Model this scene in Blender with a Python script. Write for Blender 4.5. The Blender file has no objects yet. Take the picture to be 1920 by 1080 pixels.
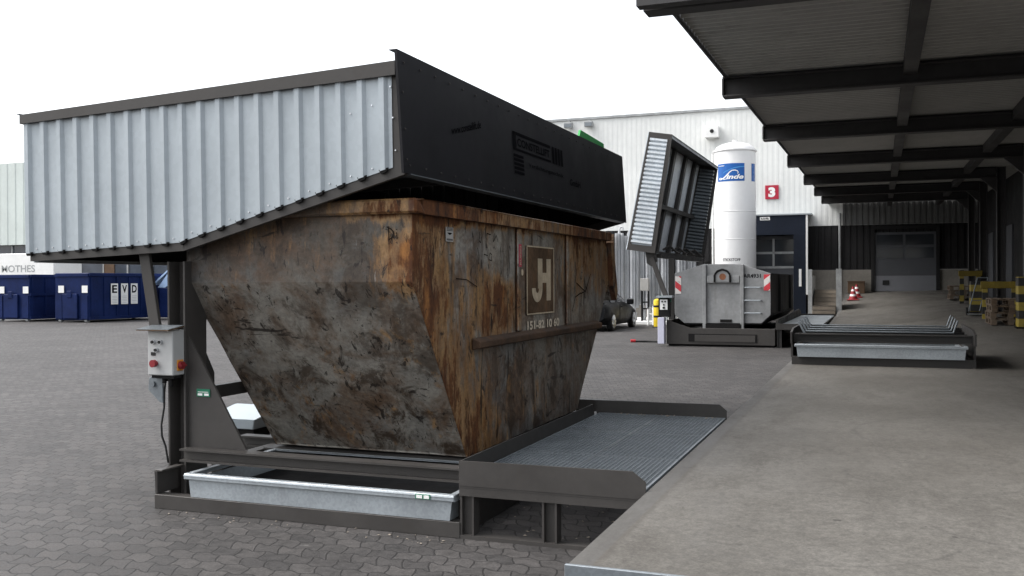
import bpy, bmesh, math, random
from mathutils import Vector, Matrix
random.seed(7)
S = 0.83                      # metres per working unit
scn = bpy.context.scene
col = scn.collection

# ------------------------------------------------------------------ camera
def cam_matrix(yaw, pit, rol):
    cy, sy, cp, sp = math.cos(yaw), math.sin(yaw), math.cos(pit), math.sin(pit)
    fwd = Vector((-sy*cp, cy*cp, sp)); right = Vector((cy, sy, 0)); up = right.cross(fwd)
    r2 = right*math.cos(rol) + up*math.sin(rol); u2 = r2.cross(fwd)
    return Matrix((r2, u2, -fwd)).transposed()
cd = bpy.data.cameras.new('camera'); cam = bpy.data.objects.new('camera', cd); col.objects.link(cam)
cd.sensor_width = 36; cd.lens = 36*1800/1920; cd.clip_start = 0.05; cd.clip_end = 2000
cam.matrix_world = Matrix.Translation((0, 0, 2.0*S)) @ cam_matrix(math.radians(20.97), math.radians(-0.38), math.radians(-0.27)).to_4x4()
scn.camera = cam

# ------------------------------------------------------------------ light
SUN_DIR = Vector((-0.58, -0.14, 0.80)).normalized()
w = bpy.data.worlds.new('World'); scn.world = w; w.use_nodes = True
nt = w.node_tree; bg = nt.nodes['Background']
sky = nt.nodes.new('ShaderNodeTexSky'); sky.sky_type = 'NISHITA'; sky.sun_disc = False
sky.sun_elevation = math.asin(SUN_DIR.z); sky.sun_rotation = math.atan2(SUN_DIR.x, SUN_DIR.y)
sky.air_density = 1.0; sky.dust_density = 4.0; sky.ozone_density = 1.0
hs = nt.nodes.new('ShaderNodeHueSaturation'); hs.inputs['Saturation'].default_value = 0.22
nt.links.new(sky.outputs[0], hs.inputs['Color']); nt.links.new(hs.outputs[0], bg.inputs['Color'])
bg.inputs['Strength'].default_value = 0.15
sd = bpy.data.lights.new('sun', 'SUN'); sd.energy = 0.5; sd.angle = math.radians(25); sd.color = (1, 0.97, 0.93)
sun = bpy.data.objects.new('sun', sd); col.objects.link(sun)
sun.rotation_euler = SUN_DIR.to_track_quat('Z', 'Y').to_euler()
scn.view_settings.view_transform = 'Standard'; scn.view_settings.look = 'None'
scn.view_settings.gamma = 1; scn.view_settings.exposure = 1.45; scn.view_settings.use_curve_mapping = False

# ------------------------------------------------------------------ materials
class NB:
    """small node builder"""
    def __init__(s, name):
        s.m = bpy.data.materials.new(name); s.m.use_nodes = True
        s.t = s.m.node_tree; s.b = s.t.nodes['Principled BSDF']
        s._pos = None
    def n(s, typ, **kw):
        x = s.t.nodes.new(typ)
        for k, v in kw.items(): setattr(x, k, v)
        return x
    def put(s, sock, v):
        if hasattr(v, 'is_output'): s.t.links.new(v, sock)
        else: sock.default_value = (*v, 1) if isinstance(v, tuple) and len(v) == 3 and sock.type == 'RGBA' else v
    def pos(s):
        if s._pos is None: s._pos = s.n('ShaderNodeNewGeometry').outputs['Position']
        return s._pos
    def sep(s, v=None):
        x = s.n('ShaderNodeSeparateXYZ'); s.put(x.inputs[0], v if v is not None else s.pos()); return x.outputs
    def comb(s, x, y, z):
        c = s.n('ShaderNodeCombineXYZ')
        for i, v in enumerate((x, y, z)): s.put(c.inputs[i], v)
        return c.outputs[0]
    def math(s, op, a, b=0.0, c=0.0, clamp=False):
        x = s.n('ShaderNodeMath', operation=op, use_clamp=clamp)
        for i, v in enumerate((a, b, c)): s.put(x.inputs[i], v)
        return x.outputs[0]
    def noise(s, scale, detail=4, rough=.55, vec=None, stretch=None, off=None, dist=0.0):
        v = vec if vec is not None else s.pos()
        if stretch or off:
            mp = s.n('ShaderNodeMapping')
            if stretch: mp.inputs['Scale'].default_value = stretch
            if off: mp.inputs['Location'].default_value = off
            s.t.links.new(v, mp.inputs['Vector']); v = mp.outputs[0]
        x = s.n('ShaderNodeTexNoise'); s.t.links.new(v, x.inputs['Vector'])
        x.inputs['Scale'].default_value = scale; x.inputs['Detail'].default_value = detail
        x.inputs['Roughness'].default_value = rough; x.inputs['Distortion'].default_value = dist
        return x.outputs['Fac']
    def ramp(s, f, lo, hi, a=0.0, b=1.0):
        x = s.n('ShaderNodeMapRange', interpolation_type='SMOOTHSTEP')
        for k, v in (('Value', f), ('From Min', lo), ('From Max', hi), ('To Min', a), ('To Max', b)): s.put(x.inputs[k], v)
        return x.outputs[0]
    def mix(s, f, a, b, mode='MIX'):
        x = s.n('ShaderNodeMix', data_type='RGBA', blend_type=mode, clamp_factor=True)
        s.put(x.inputs[0], f); s.put(x.inputs[6], a); s.put(x.inputs[7], b); return x.outputs[2]
    def bump(s, h, strength=.3, dist=.01):
        x = s.n('ShaderNodeBump'); x.inputs['Strength'].default_value = strength; x.inputs['Distance'].default_value = dist
        s.put(x.inputs['Height'], h); s.t.links.new(x.outputs[0], s.b.inputs['Normal'])
    def out(s, colr=None, rough=None, metal=None, spec=None, coat=None):
        for k, v in (('Base Color', colr), ('Roughness', rough), ('Metallic', metal), ('Specular IOR Level', spec), ('Coat Weight', coat)):
            if v is not None: s.put(s.b.inputs[k], v)
        return s.m

def paint(name, c, rough=.5, metal=0.0, var=.18, scale=3.0, dirt=.25, dirtcol=(.05, .042, .035), bump=.05, spec=.3, coat=None, streak=True):
    b = NB(name)
    f = b.noise(scale, 5, .6); g = b.noise(scale*9, 3, .6)
    k = b.ramp(f, .3, .7, 1-var, 1+var)
    k2 = b.ramp(g, .3, .7, 1-var*.4, 1+var*.4)
    cc = b.mix(1.0, c, b.comb(k, k, k), 'MULTIPLY'); cc = b.mix(1.0, cc, b.comb(k2, k2, k2), 'MULTIPLY')
    if dirt > 0:
        d = b.noise(scale*2.2, 7, .7, stretch=(1.6, 1.6, .35) if streak else None, off=(3, 1, 7))
        cc = b.mix(b.ramp(d, .52, .75, 0, dirt), cc, dirtcol)
    r = b.ramp(f, .3, .7, max(.03, rough-.08), min(1, rough+.1))
    if bump: b.bump(g, bump, .004)
    return b.out(cc, r, metal, spec, coat)

def flat(name, c, rough=.5, metal=0.0, spec=.3): return paint(name, c, rough, metal, .08, 4, .08, bump=.02, spec=spec)

def m_paver():
    b = NB('interlocking_pavers'); x, y, z = b.sep()
    px, py = .172, .142
    # zigzag the courses: triangle wave along each axis
    def tri(v, per, amp):
        f = b.math('FRACT', b.math('DIVIDE', v, per)); t = b.math('ABSOLUTE', b.math('SUBTRACT', f, .5))
        return b.math('MULTIPLY', b.math('SUBTRACT', t, .25), amp*4)
    def trap(v, per, amp):
        t = tri(v, per, amp*1.6); t = b.math('MINIMUM', t, amp); return b.math('MAXIMUM', t, -amp)
    xx = b.math('ADD', x, trap(b.math('ADD', y, .04), py*2, .010)); xx = b.math('ADD', xx, b.math('MULTIPLY', y, .35))
    yy = b.math('ADD', y, trap(x, px, .015))
    v = b.comb(xx, yy, 0.0)
    br = b.n('ShaderNodeTexBrick'); br.offset = .5; b.put(br.inputs['Vector'], v)
    br.inputs['Scale'].default_value = 1.0; br.inputs['Mortar Size'].default_value = .0065; br.inputs['Mortar Smooth'].default_value = .35
    br.inputs['Bias'].default_value = 0.0; br.inputs['Brick Width'].default_value = px; br.inputs['Row Height'].default_value = py
    br.inputs['Color1'].default_value = (.76, .76, .76, 1); br.inputs['Color2'].default_value = (1.24, 1.22, 1.20, 1); br.inputs['Mortar'].default_value = (1, 1, 1, 1)
    n1 = b.noise(.35, 6, .65); n2 = b.noise(14, 5, .7); n3 = b.noise(1.7, 6, .7, off=(4, 2, 1))
    c = b.mix(b.ramp(n1, .35, .68), (.042, .0393, .0383), (.060, .0565, .0555))
    c = b.mix(1.0, c, br.outputs['Color'], 'MULTIPLY')
    k = b.ramp(n2, .25, .75, .68, 1.32); c = b.mix(1.0, c, b.comb(k, k, k), 'MULTIPLY')
    n7 = b.noise(70, 3, .7); k = b.ramp(n7, .3, .7, .72, 1.28); c = b.mix(1.0, c, b.comb(k, k, k), 'MULTIPLY')
    c = b.mix(b.ramp(n3, .54, .8, 0, .45), c, (.036, .031, .028))
    c = b.mix(b.math('MULTIPLY', br.outputs['Fac'], .78), c, (.008, .0075, .007))
    sp = b.noise(9, 2, .5, off=(9, 9, 0)); c = b.mix(b.ramp(sp, .74, .77, 0, .4), c, (.17, .165, .155))
    b.bump(b.math('ADD', b.math('MULTIPLY', br.outputs['Fac'], -1.0), b.math('MULTIPLY', n2, .35)), .55, .006)
    return b.out(c, b.ramp(n2, .3, .7, .62, .85), 0, .35)

def m_dock():
    b = NB('worn_concrete'); x, y, z = b.sep()
    n1 = b.noise(.55, 7, .62); n2 = b.noise(24, 5, .75); n3 = b.noise(2.2, 7, .7, stretch=(1, .35, 1), off=(2, 5, 0)); n4 = b.noise(7, 6, .75, off=(1, 7, 0))
    c = b.mix(b.ramp(n1, .32, .68), (.083, .077, .067), (.118, .111, .099))
    c = b.mix(b.ramp(n3, .48, .70, 0, .5), c, (.056, .051, .044))
    k = b.ramp(n2, .25, .75, .74, 1.28); c = b.mix(1.0, c, b.comb(k, k, k), 'MULTIPLY')
    n8 = b.noise(90, 3, .75); k = b.ramp(n8, .3, .7, .78, 1.22); c = b.mix(1.0, c, b.comb(k, k, k), 'MULTIPLY')
    c = b.mix(b.ramp(n4, .58, .70, 0, .5), c, (.045, .04, .034))
    # tyre scuff arcs
    for (cx, cy, r, wd) in ((.20, 6.75, .42, .03), (.46, 6.6, .36, .022), (-.35, 5.2, .75, .022), (.9, 8.6, 1.1, .03), (.1, 9.6, .75, .025), (.75, 5.6, .55, .03)):
        d = b.math('SQRT', b.math('ADD', b.math('POWER', b.math('SUBTRACT', x, cx), 2), b.math('POWER', b.math('SUBTRACT', y, cy), 2)))
        m = b.ramp(b.math('ABSOLUTE', b.math('SUBTRACT', d, r)), 0.0, wd, .32, 0)
        m = b.math('MULTIPLY', m, b.ramp(b.noise(1.6, 3, .5, off=(cx, cy, 3)), .42, .6))
        c = b.mix(m, c, (.04, .037, .034))
    # small dark specks
    sp = b.noise(11, 2, .5, off=(3, 3, 0)); c = b.mix(b.ramp(sp, .735, .76, 0, .8), c, (.03, .027, .024))
    # trowelled border strip along the yard edge
    e = b.math('ADD', x, 1.575*S); c = b.mix(b.ramp(b.math('ABSOLUTE', b.math('SUBTRACT', e, .115)), 0.0, .035, .5, 0), c, (.06, .053, .045))
    c = b.mix(b.ramp(e, .10, .11, .75, 0), c, b.mix(b.ramp(n3, .4, .7), (.088, .085, .08), (.066, .063, .059)))
    b.bump(n2, .25, .003)
    return b.out(c, b.ramp(n3, .3, .7, .55, .78), 0, .4)

def m_rust():
    b = NB('rusty_grey_paint'); x, y, z = b.sep()
    Z = b.math('DIVIDE', z, S); X = b.math('DIVIDE', x, S); Y = b.math('DIVIDE', y, S)
    def mul(*a):
        o = a[0]
        for q in a[1:]: o = b.math('MULTIPLY', o, q)
        return o
    def add(*a):
        o = a[0]
        for q in a[1:]: o = b.math('ADD', o, q)
        return o
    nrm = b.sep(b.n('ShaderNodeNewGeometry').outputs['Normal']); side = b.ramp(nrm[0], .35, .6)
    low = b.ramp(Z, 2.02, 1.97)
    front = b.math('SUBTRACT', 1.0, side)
    n1 = b.noise(1.1, 6, .62); n5 = b.noise(4.5, 6, .65, off=(2, 7, 5)); nf = b.noise(30, 4, .7)
    c = b.mix(b.ramp(n1, .35, .65), (.112, .108, .102), (.165, .150, .125))
    c = b.mix(b.ramp(n5, .45, .66, 0, .6), c, (.19, .185, .165))
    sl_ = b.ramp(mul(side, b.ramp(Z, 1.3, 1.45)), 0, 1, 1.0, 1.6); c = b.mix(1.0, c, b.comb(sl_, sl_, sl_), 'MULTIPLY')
    u_ = b.ramp(mul(front, b.ramp(Z, 1.97, 2.02)), 0, 1, 1.0, .58); c = b.mix(1.0, c, b.comb(u_, u_, u_), 'MULTIPLY')  # upper end darkened in the colour, for hood shade and an even fold
    # light on the sloping end put in as patchy paler paint
    sc = b.noise(2.4, 7, .68, stretch=(1, 1, 1.6), off=(9, 1, 4))
    c = b.mix(mul(low, front, b.ramp(sc, .35, .6, .25, .85)), c, (.25, .235, .205))
    # brown film and vertical run marks
    st = b.noise(1.9, 9, .7, off=(1, 8, 3), dist=.5); c = b.mix(b.ramp(st, .42, .63, 0, .85), c, (.096, .054, .029))
    vr = b.noise(5.5, 7, .66, stretch=(1.2, 1.2, .16), off=(6, 6, 0), dist=.25)
    c = b.mix(mul(side, b.ramp(vr, .50, .63, 0, .6)), c, (.055, .038, .026))
    # grime
    gr = b.noise(3.4, 11, .74, stretch=(1.0, 1.0, .85), off=(5, 2, 0), dist=.7)
    gm = add(mul(front, low, b.ramp(Z, 2.0, .5, .75, 1.25)), mul(side, b.ramp(Z, 1.45, 1.25, .45, 1.2)), mul(front, b.ramp(Z, 1.97, 2.02, 0, .95)))
    c = b.mix(mul(b.ramp(gr, .475, .60, 0, .8), gm), c, (.046, .032, .022))
    # rust: front corner seam, rim, vertical runs
    seam = add(7.2, mul(b.math('MAXIMUM', b.math('SUBTRACT', 2.0, Z), 0.0), .63))
    d = b.math('ABSOLUTE', b.math('SUBTRACT', Y, seam))
    k = mul(b.ramp(d, 1.5, .05, 0, .155), side)
    dx = b.math('SUBTRACT', -3.64, X)
    k2 = mul(b.ramp(dx, .62, .0, 0, .17), b.ramp(Z, 1.75, 2.02), b.ramp(Z, 2.56, 2.3), front)
    rim = b.ramp(b.math('ABSOLUTE', b.math('SUBTRACT', Z, 2.62)), .16, .04, 0, .17)
    rim = mul(rim, b.ramp(X, -4.6, -3.75), b.ramp(Y, 11.5, 8.6, .35, 1))
    mid = mul(b.ramp(b.math('ABSOLUTE', b.math('SUBTRACT', Y, 9.15)), 1.1, .1, 0, .20), b.ramp(b.math('ABSOLUTE', b.math('SUBTRACT', Z, 1.75)), .5, .1), side)
    farr = mul(side, b.ramp(Y, 10.4, 12.0, 0, .125), b.ramp(Z, 1.4, 2.2))
    runs = b.noise(5.5, 10, .76, stretch=(1.5, 1.5, .30), off=(0, 0, 4), dist=.5)
    blot = b.noise(1.7, 8, .66, off=(7, 3, 2), dist=.3)
    fine = b.noise(14, 8, .75, stretch=(1.3, 1.3, .4), off=(1, 1, 6))
    R = add(mul(runs, .45), mul(blot, .35), mul(fine, .20), k, k2, rim, mid, farr)
    halo = b.ramp(R, .53, .63, 0, .85)
    hn = b.noise(7, 6, .65, stretch=(1, 1, .3), off=(3, 3, 3))
    c = b.mix(halo, c, b.mix(b.ramp(hn, .38, .62), (.31, .18, .075), (.19, .095, .036)))
    rm = b.ramp(R, .615, .69)
    r1 = b.noise(6, 9, .72, stretch=(1.2, 1.2, .3), off=(3, 0, 9))
    rc = b.mix(b.ramp(r1, .34, .52), (.024, .012, .008), (.095, .036, .013)); rc = b.mix(b.ramp(r1, .54, .68), rc, (.26, .115, .036))
    c = b.mix(rm, c, rc)
    # thin rust line where the two sheets are welded
    c = b.mix(mul(b.ramp(dx, .030, .006), front, b.ramp(hn, .3, .5, .4, .95)), c, (.075, .030, .014))
    # dark scratches and chips in several directions
    for (stt, off, lo, hi, rot, sc_) in (((7, 7, 1.6), (0, 0, 0), .61, .66, .3, .9), ((2, 2, 9), (4, 4, 4), .63, .67, -.35, .9), ((6, 6, 6), (8, 1, 2), .64, .68, 0, 1.2), ((9, 9, 3.0), (2, 6, 1), .62, .66, -.6, 1.3), ((12, 12, 3.0), (5, 2, 8), .61, .65, .9, 1.6)):
        mp = b.n('ShaderNodeMapping'); mp.inputs['Rotation'].default_value = (rot, rot, 0); mp.inputs['Scale'].default_value = stt; mp.inputs['Location'].default_value = off
        b.put(mp.inputs['Vector'], b.pos())
        s_ = b.noise(sc_, 6, .66, vec=mp.outputs[0], dist=.7)
        c = b.mix(b.ramp(s_, lo, hi, 0, .88), c, (.016, .012, .010))
    # pale scrape marks
    mp = b.n('ShaderNodeMapping'); mp.inputs['Rotation'].default_value = (.5, .5, 0); mp.inputs['Scale'].default_value = (9, 9, 1.5); b.put(mp.inputs['Vector'], b.pos())
    s_ = b.noise(1.1, 5, .65, vec=mp.outputs[0]); c = b.mix(b.ramp(s_, .66, .71, 0, .5), c, (.27, .27, .26))
    kk = b.ramp(nf, .3, .7, .80, 1.2); c = b.mix(1.0, c, b.comb(kk, kk, kk), 'MULTIPLY')
    dent = b.noise(.9, 3, .5, off=(4, 4, 1))
    b.bump(add(mul(rm, .5), mul(gr, .6), mul(nf, .25), mul(dent, 6.0)), .4, .006)
    return b.out(c, b.ramp(rm, 0, 1, .5, .85), 0, .3)

def m_galv(name, c, rough=.42, metal=.35, spang=60, amp=1.0):
    b = NB(name)
    v = b.n('ShaderNodeTexVoronoi'); b.put(v.inputs['Vector'], b.pos()); v.inputs['Scale'].default_value = spang
    h = b.n('ShaderNodeRGBToBW'); b.put(h.inputs[0], v.outputs['Color'])
    n1 = b.noise(1.4, 6, .6); n2 = b.noise(5, 8, .7, stretch=(1, 1, .3))
    k = b.ramp(h.outputs[0], .2, .8, 1-.07*amp, 1+.07*amp); k1 = b.ramp(n1, .3, .7, 1-.12*amp, 1+.1*amp)
    cc = b.mix(1.0, c, b.comb(k, k, k), 'MULTIPLY'); cc = b.mix(1.0, cc, b.comb(k1, k1, k1), 'MULTIPLY')
    cc = b.mix(b.ramp(n2, .56, .8, 0, .4*amp), cc, (.17, .17, .165))
    b.bump(n1, .1*amp, .01)
    return b.out(cc, b.ramp(n2, .3, .7, rough-.07, rough+.15), metal, .5)

def m_stripe(name, c1, c2, per, axis=2, slope=0.0, off=0.0):
    b = NB(name); p = b.sep(); v = p[axis]
    if slope: v = b.math('ADD', v, b.math('MULTIPLY', p[0], slope))
    f = b.math('FRACT', b.math('DIVIDE', b.math('ADD', v, off), per)); m = b.math('GREATER_THAN', f, .5)
    d = b.noise(9, 6, .7)
    c = b.mix(m, c1, c2); c = b.mix(b.ramp(d, .5, .72, 0, .5), c, (.06, .05, .04))
    return b.out(c, .55)

def m_wood():
    b = NB('weathered_wood'); n = b.noise(3, 6, .65, stretch=(1, 8, 8)); g = b.noise(1.5, 3, .5)
    c = b.mix(b.ramp(n, .3, .7), (.05, .031, .018), (.12, .082, .05)); c = b.mix(b.ramp(g, .4, .7, 0, .5), c, (.14, .115, .09))
    b.bump(n, .3, .004); return b.out(c, .8)

def m_glass(name, c=(.02, .023, .027), rough=.08):
    b = NB(name); n = b.noise(.8, 3, .5); cc = b.mix(b.ramp(n, .3, .7), c, tuple(q*1.8 for q in c)); return b.out(cc, rough, 0, .6)

M = dict(
    paver=m_paver(), dock=m_dock(), rust=m_rust(),
    frame=paint('grey_painted_steel', (.049, .0452, .042), .5, 0, .10, 2.0, .3, (.05, .042, .035)),
    frame_dark=paint('dark_painted_steel', (.036, .034, .032), .5, 0, .12, 2.0, .3, (.025, .02, .018)),
    galv=m_galv('galvanised_steel', (.32, .35, .37)), clad=m_galv('galvanised_cladding', (.36, .40, .425), .5, .15, 25, .4),
    litgalv=m_galv('lit_galvanised', (.60, .64, .67), .40, .3, 25), shadeyellow=paint('shaded_yellow', (.17, .125, .018), .6, 0, .2, 3, .5, (.05, .04, .015)),  # light put into the pale galvanised colour, canopy shade into the yellow
    galv_dark=m_galv('dull_galvanised', (.17, .19, .205), .42, .4),
    black=paint('black_panel', (.013, .013, .0148), .5, 0, .15, 1.2, .18, (.02, .018, .017), .02, spec=.12),
    scrawl=flat('dark_scrawl', (.02, .014, .011), .8, spec=.05),
    ink=flat('black_ink', (.003, .003, .004), .8, spec=.03), nearblack=flat('black_steel_and_shade', (.012, .0115, .0115), .7, spec=.12),  # near-black steel, also painted shade in trays, rib ends and hood
    white=paint('white_paint', (.78, .78, .76), .45, 0, .05, 1, .12, (.4, .39, .36)), offwhite=paint('faded_decal', (.46, .38, .27), .7, 0, .2, 4, .5, (.14, .075, .035), .05), stencil=flat('stencil_paint', (.58, .50, .39), .7), label=flat('paper_label', (.34, .33, .31), .6), boxgrey=paint('control_box_grey', (.40, .405, .40), .45, 0, .05, 3, .15), estop=flat('dark_red_button', (.22, .02, .025), .45), railrust=paint('rusty_rail', (.060, .036, .022), .75, 0, .4, 3, .7, (.14, .062, .024), .3, streak=False),
    wclad=paint('white_cladding', (.68, .69, .67), .5, 0, .05, .5, .14, (.40, .40, .38)),
    gclad=paint('pale_green_cladding', (.56, .61, .58), .5, 0, .05, .5, .12, (.40, .42, .38)),
    shadeclad=paint('shaded_grey_cladding', (.13, .132, .13), .5, 0, .1, .8, .2), unit=paint('hydraulic_unit_white', (.36, .41, .44), .5, 0, .04, 2, .1),  # cladding grey carries the canopy's shade in its colour
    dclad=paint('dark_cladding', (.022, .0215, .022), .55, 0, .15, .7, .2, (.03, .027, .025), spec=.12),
    slate=paint('dark_blue_shelter', (.014, .018, .028), .6, 0, .15, 1, .3, (.02, .021, .025), spec=.1),
    conc=paint('concrete_wall', (.22, .205, .18), .8, 0, .15, 1.2, .4, (.10, .09, .07), .2),
    step=paint('stair_concrete', (.22, .19, .155), .8, 0, .15, 2.2, .4, (.10, .08, .06), .2),
    canopy=paint('canopy_steel', (.048, .046, .046), .55, 0, .15, 1.0, .2, (.018, .016, .015)),
    deck=paint('canopy_sheet', (.40, .39, .365), .55, 0, .08, .8, .25, (.13, .12, .105)),
    doorg=paint('grey_door', (.075, .078, .086), .5, 0, .05, 1, .15, (.2, .2, .2)), doorl=paint('light_grey_door', (.17, .175, .19), .5, 0, .05, 1, .15, (.2, .2, .2)),
    red=flat('red_paint', (.42, .028, .035), .45), pink=flat('red_sticker', (.42, .045, .085), .55), orange=flat('orange_plate', (.65, .27, .04), .45),
    yellow=paint('yellow_paint', (.72, .52, .03), .5, 0, .08, 2, .25, (.2, .15, .03)), rubber=flat('black_rubber', (.012, .012, .012), .7),
    green=flat('green_sheet', (.02, .36, .07), .45), gsticker=flat('green_sticker', (.02, .16, .09), .5), sky_blue=paint('pale_blue_lid', (.30, .42, .62), .5, 0, .06, 2, .1),
    blue=paint('blue_container_paint', (.008, .0175, .072), .5, 0, .2, 1.2, .35, (.003, .006, .02), spec=.08), linde=paint('blue_sign', (.01, .10, .36), .35, 0, .12, .8, 0),
    lightblue=flat('light_blue_swoosh', (.06, .26, .58), .4), skipgrey=paint('grey_container_paint', (.25, .254, .254), .55, 0, .16, 1.6, .4, (.12, .105, .095), .1),
    brown=paint('brown_sign_field', (.098, .064, .040), .75, 0, .4, 4, .8, (.19, .09, .035), .2, spec=.1), rustspot=paint('rust_patch', (.22, .09, .045), .8, 0, .3, 6, .5, (.08, .03, .015)),
    carp=paint('dark_car_paint', (.005, .0055, .0065), .4, 0, .08, 2, 0, bump=0, spec=.15), chrome=m_galv('bright_alloy', (.62, .63, .65), .25, .9),
    glass=m_glass('dark_glass'), wglass=m_glass('window_glass', (.035, .042, .055), .12), cglass=m_glass('car_glass', (.012, .014, .016), .04),
    wood=m_wood(), boxbrown=paint('brown_board', (.10, .06, .035), .75, 0, .2, 3, .3), fin=m_galv('vaporiser_alloy', (.50, .51, .52), .45, .3),
    tank=paint('white_tank', (.69, .69, .685), .38, 0, .03, .8, .08, (.5, .49, .46)),
    cone=flat('cone_red', (.28, .024, .03), .5), lamp=paint('lamp_grey', (.32, .33, .33), .5), signred=flat('sign_red', (.40, .02, .045), .45),
    ystripe=m_stripe('yellow_black_stripes', (.27, .205, .03), (.014, .014, .014), .42*S, 2, 0, .05), ystripe2=m_stripe('bollard_stripes', (.014, .014, .014), (.80, .58, .02), .44*S),
    rwstripe=m_stripe('red_white_stripes', (.60, .035, .05), (.72, .68, .64), .42*S, 2, .8), rwstripe2=m_stripe('red_white_stripes_mirrored', (.60, .035, .05), (.72, .68, .64), .42*S, 2, -.8),
    lilac=paint('pale_lilac_sheet', (.50, .50, .60), .5, 0, .05, 2, .15),
)

# ------------------------------------------------------------------ geometry helpers
class MB:
    def __init__(s): s.v = []; s.f = []
    def add(s, vs, fs):
        n = len(s.v); s.v += [Vector(p) for p in vs]; s.f += [tuple(i+n for i in f) for f in fs]; return s
    def box(s, x0, x1, y0, y1, z0, z1):
        return s.add([(x, y, z) for z in (z0, z1) for y in (y0, y1) for x in (x0, x1)],
                     [(0, 2, 3, 1), (4, 5, 7, 6), (0, 1, 5, 4), (2, 6, 7, 3), (0, 4, 6, 2), (1, 3, 7, 5)])
    def prism(s, poly, f0, f1):
        """poly: 2-D points; f0/f1 map (a,b)->3-D for the two ends"""
        n = len(poly); vs = [f0(*p) for p in poly] + [f1(*p) for p in poly]
        fs = [tuple(range(n-1, -1, -1)), tuple(range(n, 2*n))] + [(i, (i+1) % n, n+(i+1) % n, n+i) for i in range(n)]
        return s.add(vs, fs)
    def pxz(s, poly, y0, y1): return s.prism(poly, lambda a, b: (a, y0, b), lambda a, b: (a, y1, b))
    def pyz(s, poly, x0, x1): return s.prism(poly, lambda a, b: (x0, a, b), lambda a, b: (x1, a, b))
    def pxy(s, poly, z0, z1): return s.prism(poly, lambda a, b: (a, b, z0), lambda a, b: (a, b, z1))
    def tube(s, p, q, r, seg=12, r2=None):
        p, q = Vector(p), Vector(q); d = (q-p).normalized(); a = d.orthogonal().normalized(); b = d.cross(a); r2 = r if r2 is None else r2
        vs = [p+(a*math.cos(t)+b*math.sin(t))*r for t in [2*math.pi*i/seg for i in range(seg)]] + [q+(a*math.cos(t)+b*math.sin(t))*r2 for t in [2*math.pi*i/seg for i in range(seg)]]
        return s.add(vs, [tuple(range(seg-1, -1, -1)), tuple(range(seg, 2*seg))] + [(i, (i+1) % seg, seg+(i+1) % seg, seg+i) for i in range(seg)])
    def path(s, pts, r, seg=8):
        for a, b in zip(pts, pts[1:]): s.tube(a, b, r, seg)
        return s
    def bar(s, p, q, wv, hv):
        """box bar from p to q with half-extent vectors wv, hv"""
        p, q, wv, hv = map(Vector, (p, q, wv, hv)); vs = []
        for c in (p, q): vs += [c-wv-hv, c+wv-hv, c+wv+hv, c-wv+hv]
        return s.add(vs, [(3, 2, 1, 0), (4, 5, 6, 7), (0, 1, 5, 4), (1, 2, 6, 5), (2, 3, 7, 6), (3, 0, 4, 7)])
    def ibeam_x(s, x0, x1, y, z0, z1, w=.14, t=.018):
        s.box(x0, x1, y-w/2, y+w/2, z0, z0+t); s.box(x0, x1, y-w/2, y+w/2, z1-t, z1); s.box(x0, x1, y-t/2, y+t/2, z0+t, z1-t); return s
    def ibeam_y(s, x, y0, y1, z0, z1, w=.14, t=.018):
        s.box(x-w/2, x+w/2, y0, y1, z0, z0+t); s.box(x-w/2, x+w/2, y0, y1, z1-t, z1); s.box(x-t/2, x+t/2, y0, y1, z0+t, z1-t); return s
    def hpost(s, x0, x1, y0, y1, z0, z1, t=.02):
        s.box(x0, x0+t, y0, y1, z0, z1); s.box(x1-t, x1, y0, y1, z0, z1); ym = (y0+y1)/2; s.box(x0+t, x1-t, ym-t/2, ym+t/2, z0, z1); return s
    def lathe(s, c, prof, seg=32):
        n = len(prof); vs = [(c[0]+r*math.cos(2*math.pi*k/seg), c[1]+r*math.sin(2*math.pi*k/seg), z) for k in range(seg) for r, z in prof]
        fs = [(k*n+i, ((k+1) % seg)*n+i, ((k+1) % seg)*n+i+1, k*n+i+1) for k in range(seg) for i in range(n-1)]
        return s.add(vs, fs)
    def xf(s, mat):
        s.v = [mat @ p for p in s.v]; return s
    def build(s, name, m, parent=None, bevel=0, smooth=False, loc=None):
        o0 = Vector(loc) if loc is not None else Vector((0, 0, 0))
        if parent is not None:
            q = parent
            while q is not None: o0 = o0 + Vector(q.location)/S; q = q.parent
        me = bpy.data.meshes.new(name); me.from_pydata([(p-o0)*S for p in s.v], [], s.f); me.validate()
        bm = bmesh.new(); bm.from_mesh(me)
        if bevel:
            bmesh.ops.remove_doubles(bm, verts=bm.verts, dist=1e-5)
            bmesh.ops.recalc_face_normals(bm, faces=bm.faces)
            bmesh.ops.bevel(bm, geom=[e for e in bm.edges if len(e.link_faces) == 2 and e.calc_face_angle(0) > .6], offset=bevel*S, segments=1, affect='EDGES', clamp_overlap=True)
        bmesh.ops.recalc_face_normals(bm, faces=bm.faces)
        if smooth:
            for f in bm.faces: f.smooth = True
            for e in bm.edges:
                if len(e.link_faces) != 2 or e.calc_face_angle(0) > .6: e.smooth = False
        bm.to_mesh(me); bm.free()
        me.materials.append(M[m] if isinstance(m, str) else m)
        o = bpy.data.objects.new(name, me); col.objects.link(o)
        if parent is not None: o.parent = parent
        elif loc is not None: o.location = Vector(loc)*S
        return o

def tag(o, label=None, cat=None, group=None, kind=None):
    if label: o['label'] = label
    if cat: o['category'] = cat
    if group: o['group'] = group
    if kind: o['kind'] = kind
    return o
def thing(name, label, cat, loc, group=None):
    o = bpy.data.objects.new(name, None); col.objects.link(o); o.location = Vector(loc)*S; o.empty_display_size = .2
    return tag(o, label, cat, group)
def copy_tree(o, parent=None):
    c = o.copy(); col.objects.link(c)
    if parent is not None: c.parent = parent
    for ch in list(o.children): copy_tree(ch, c)
    return c

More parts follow.
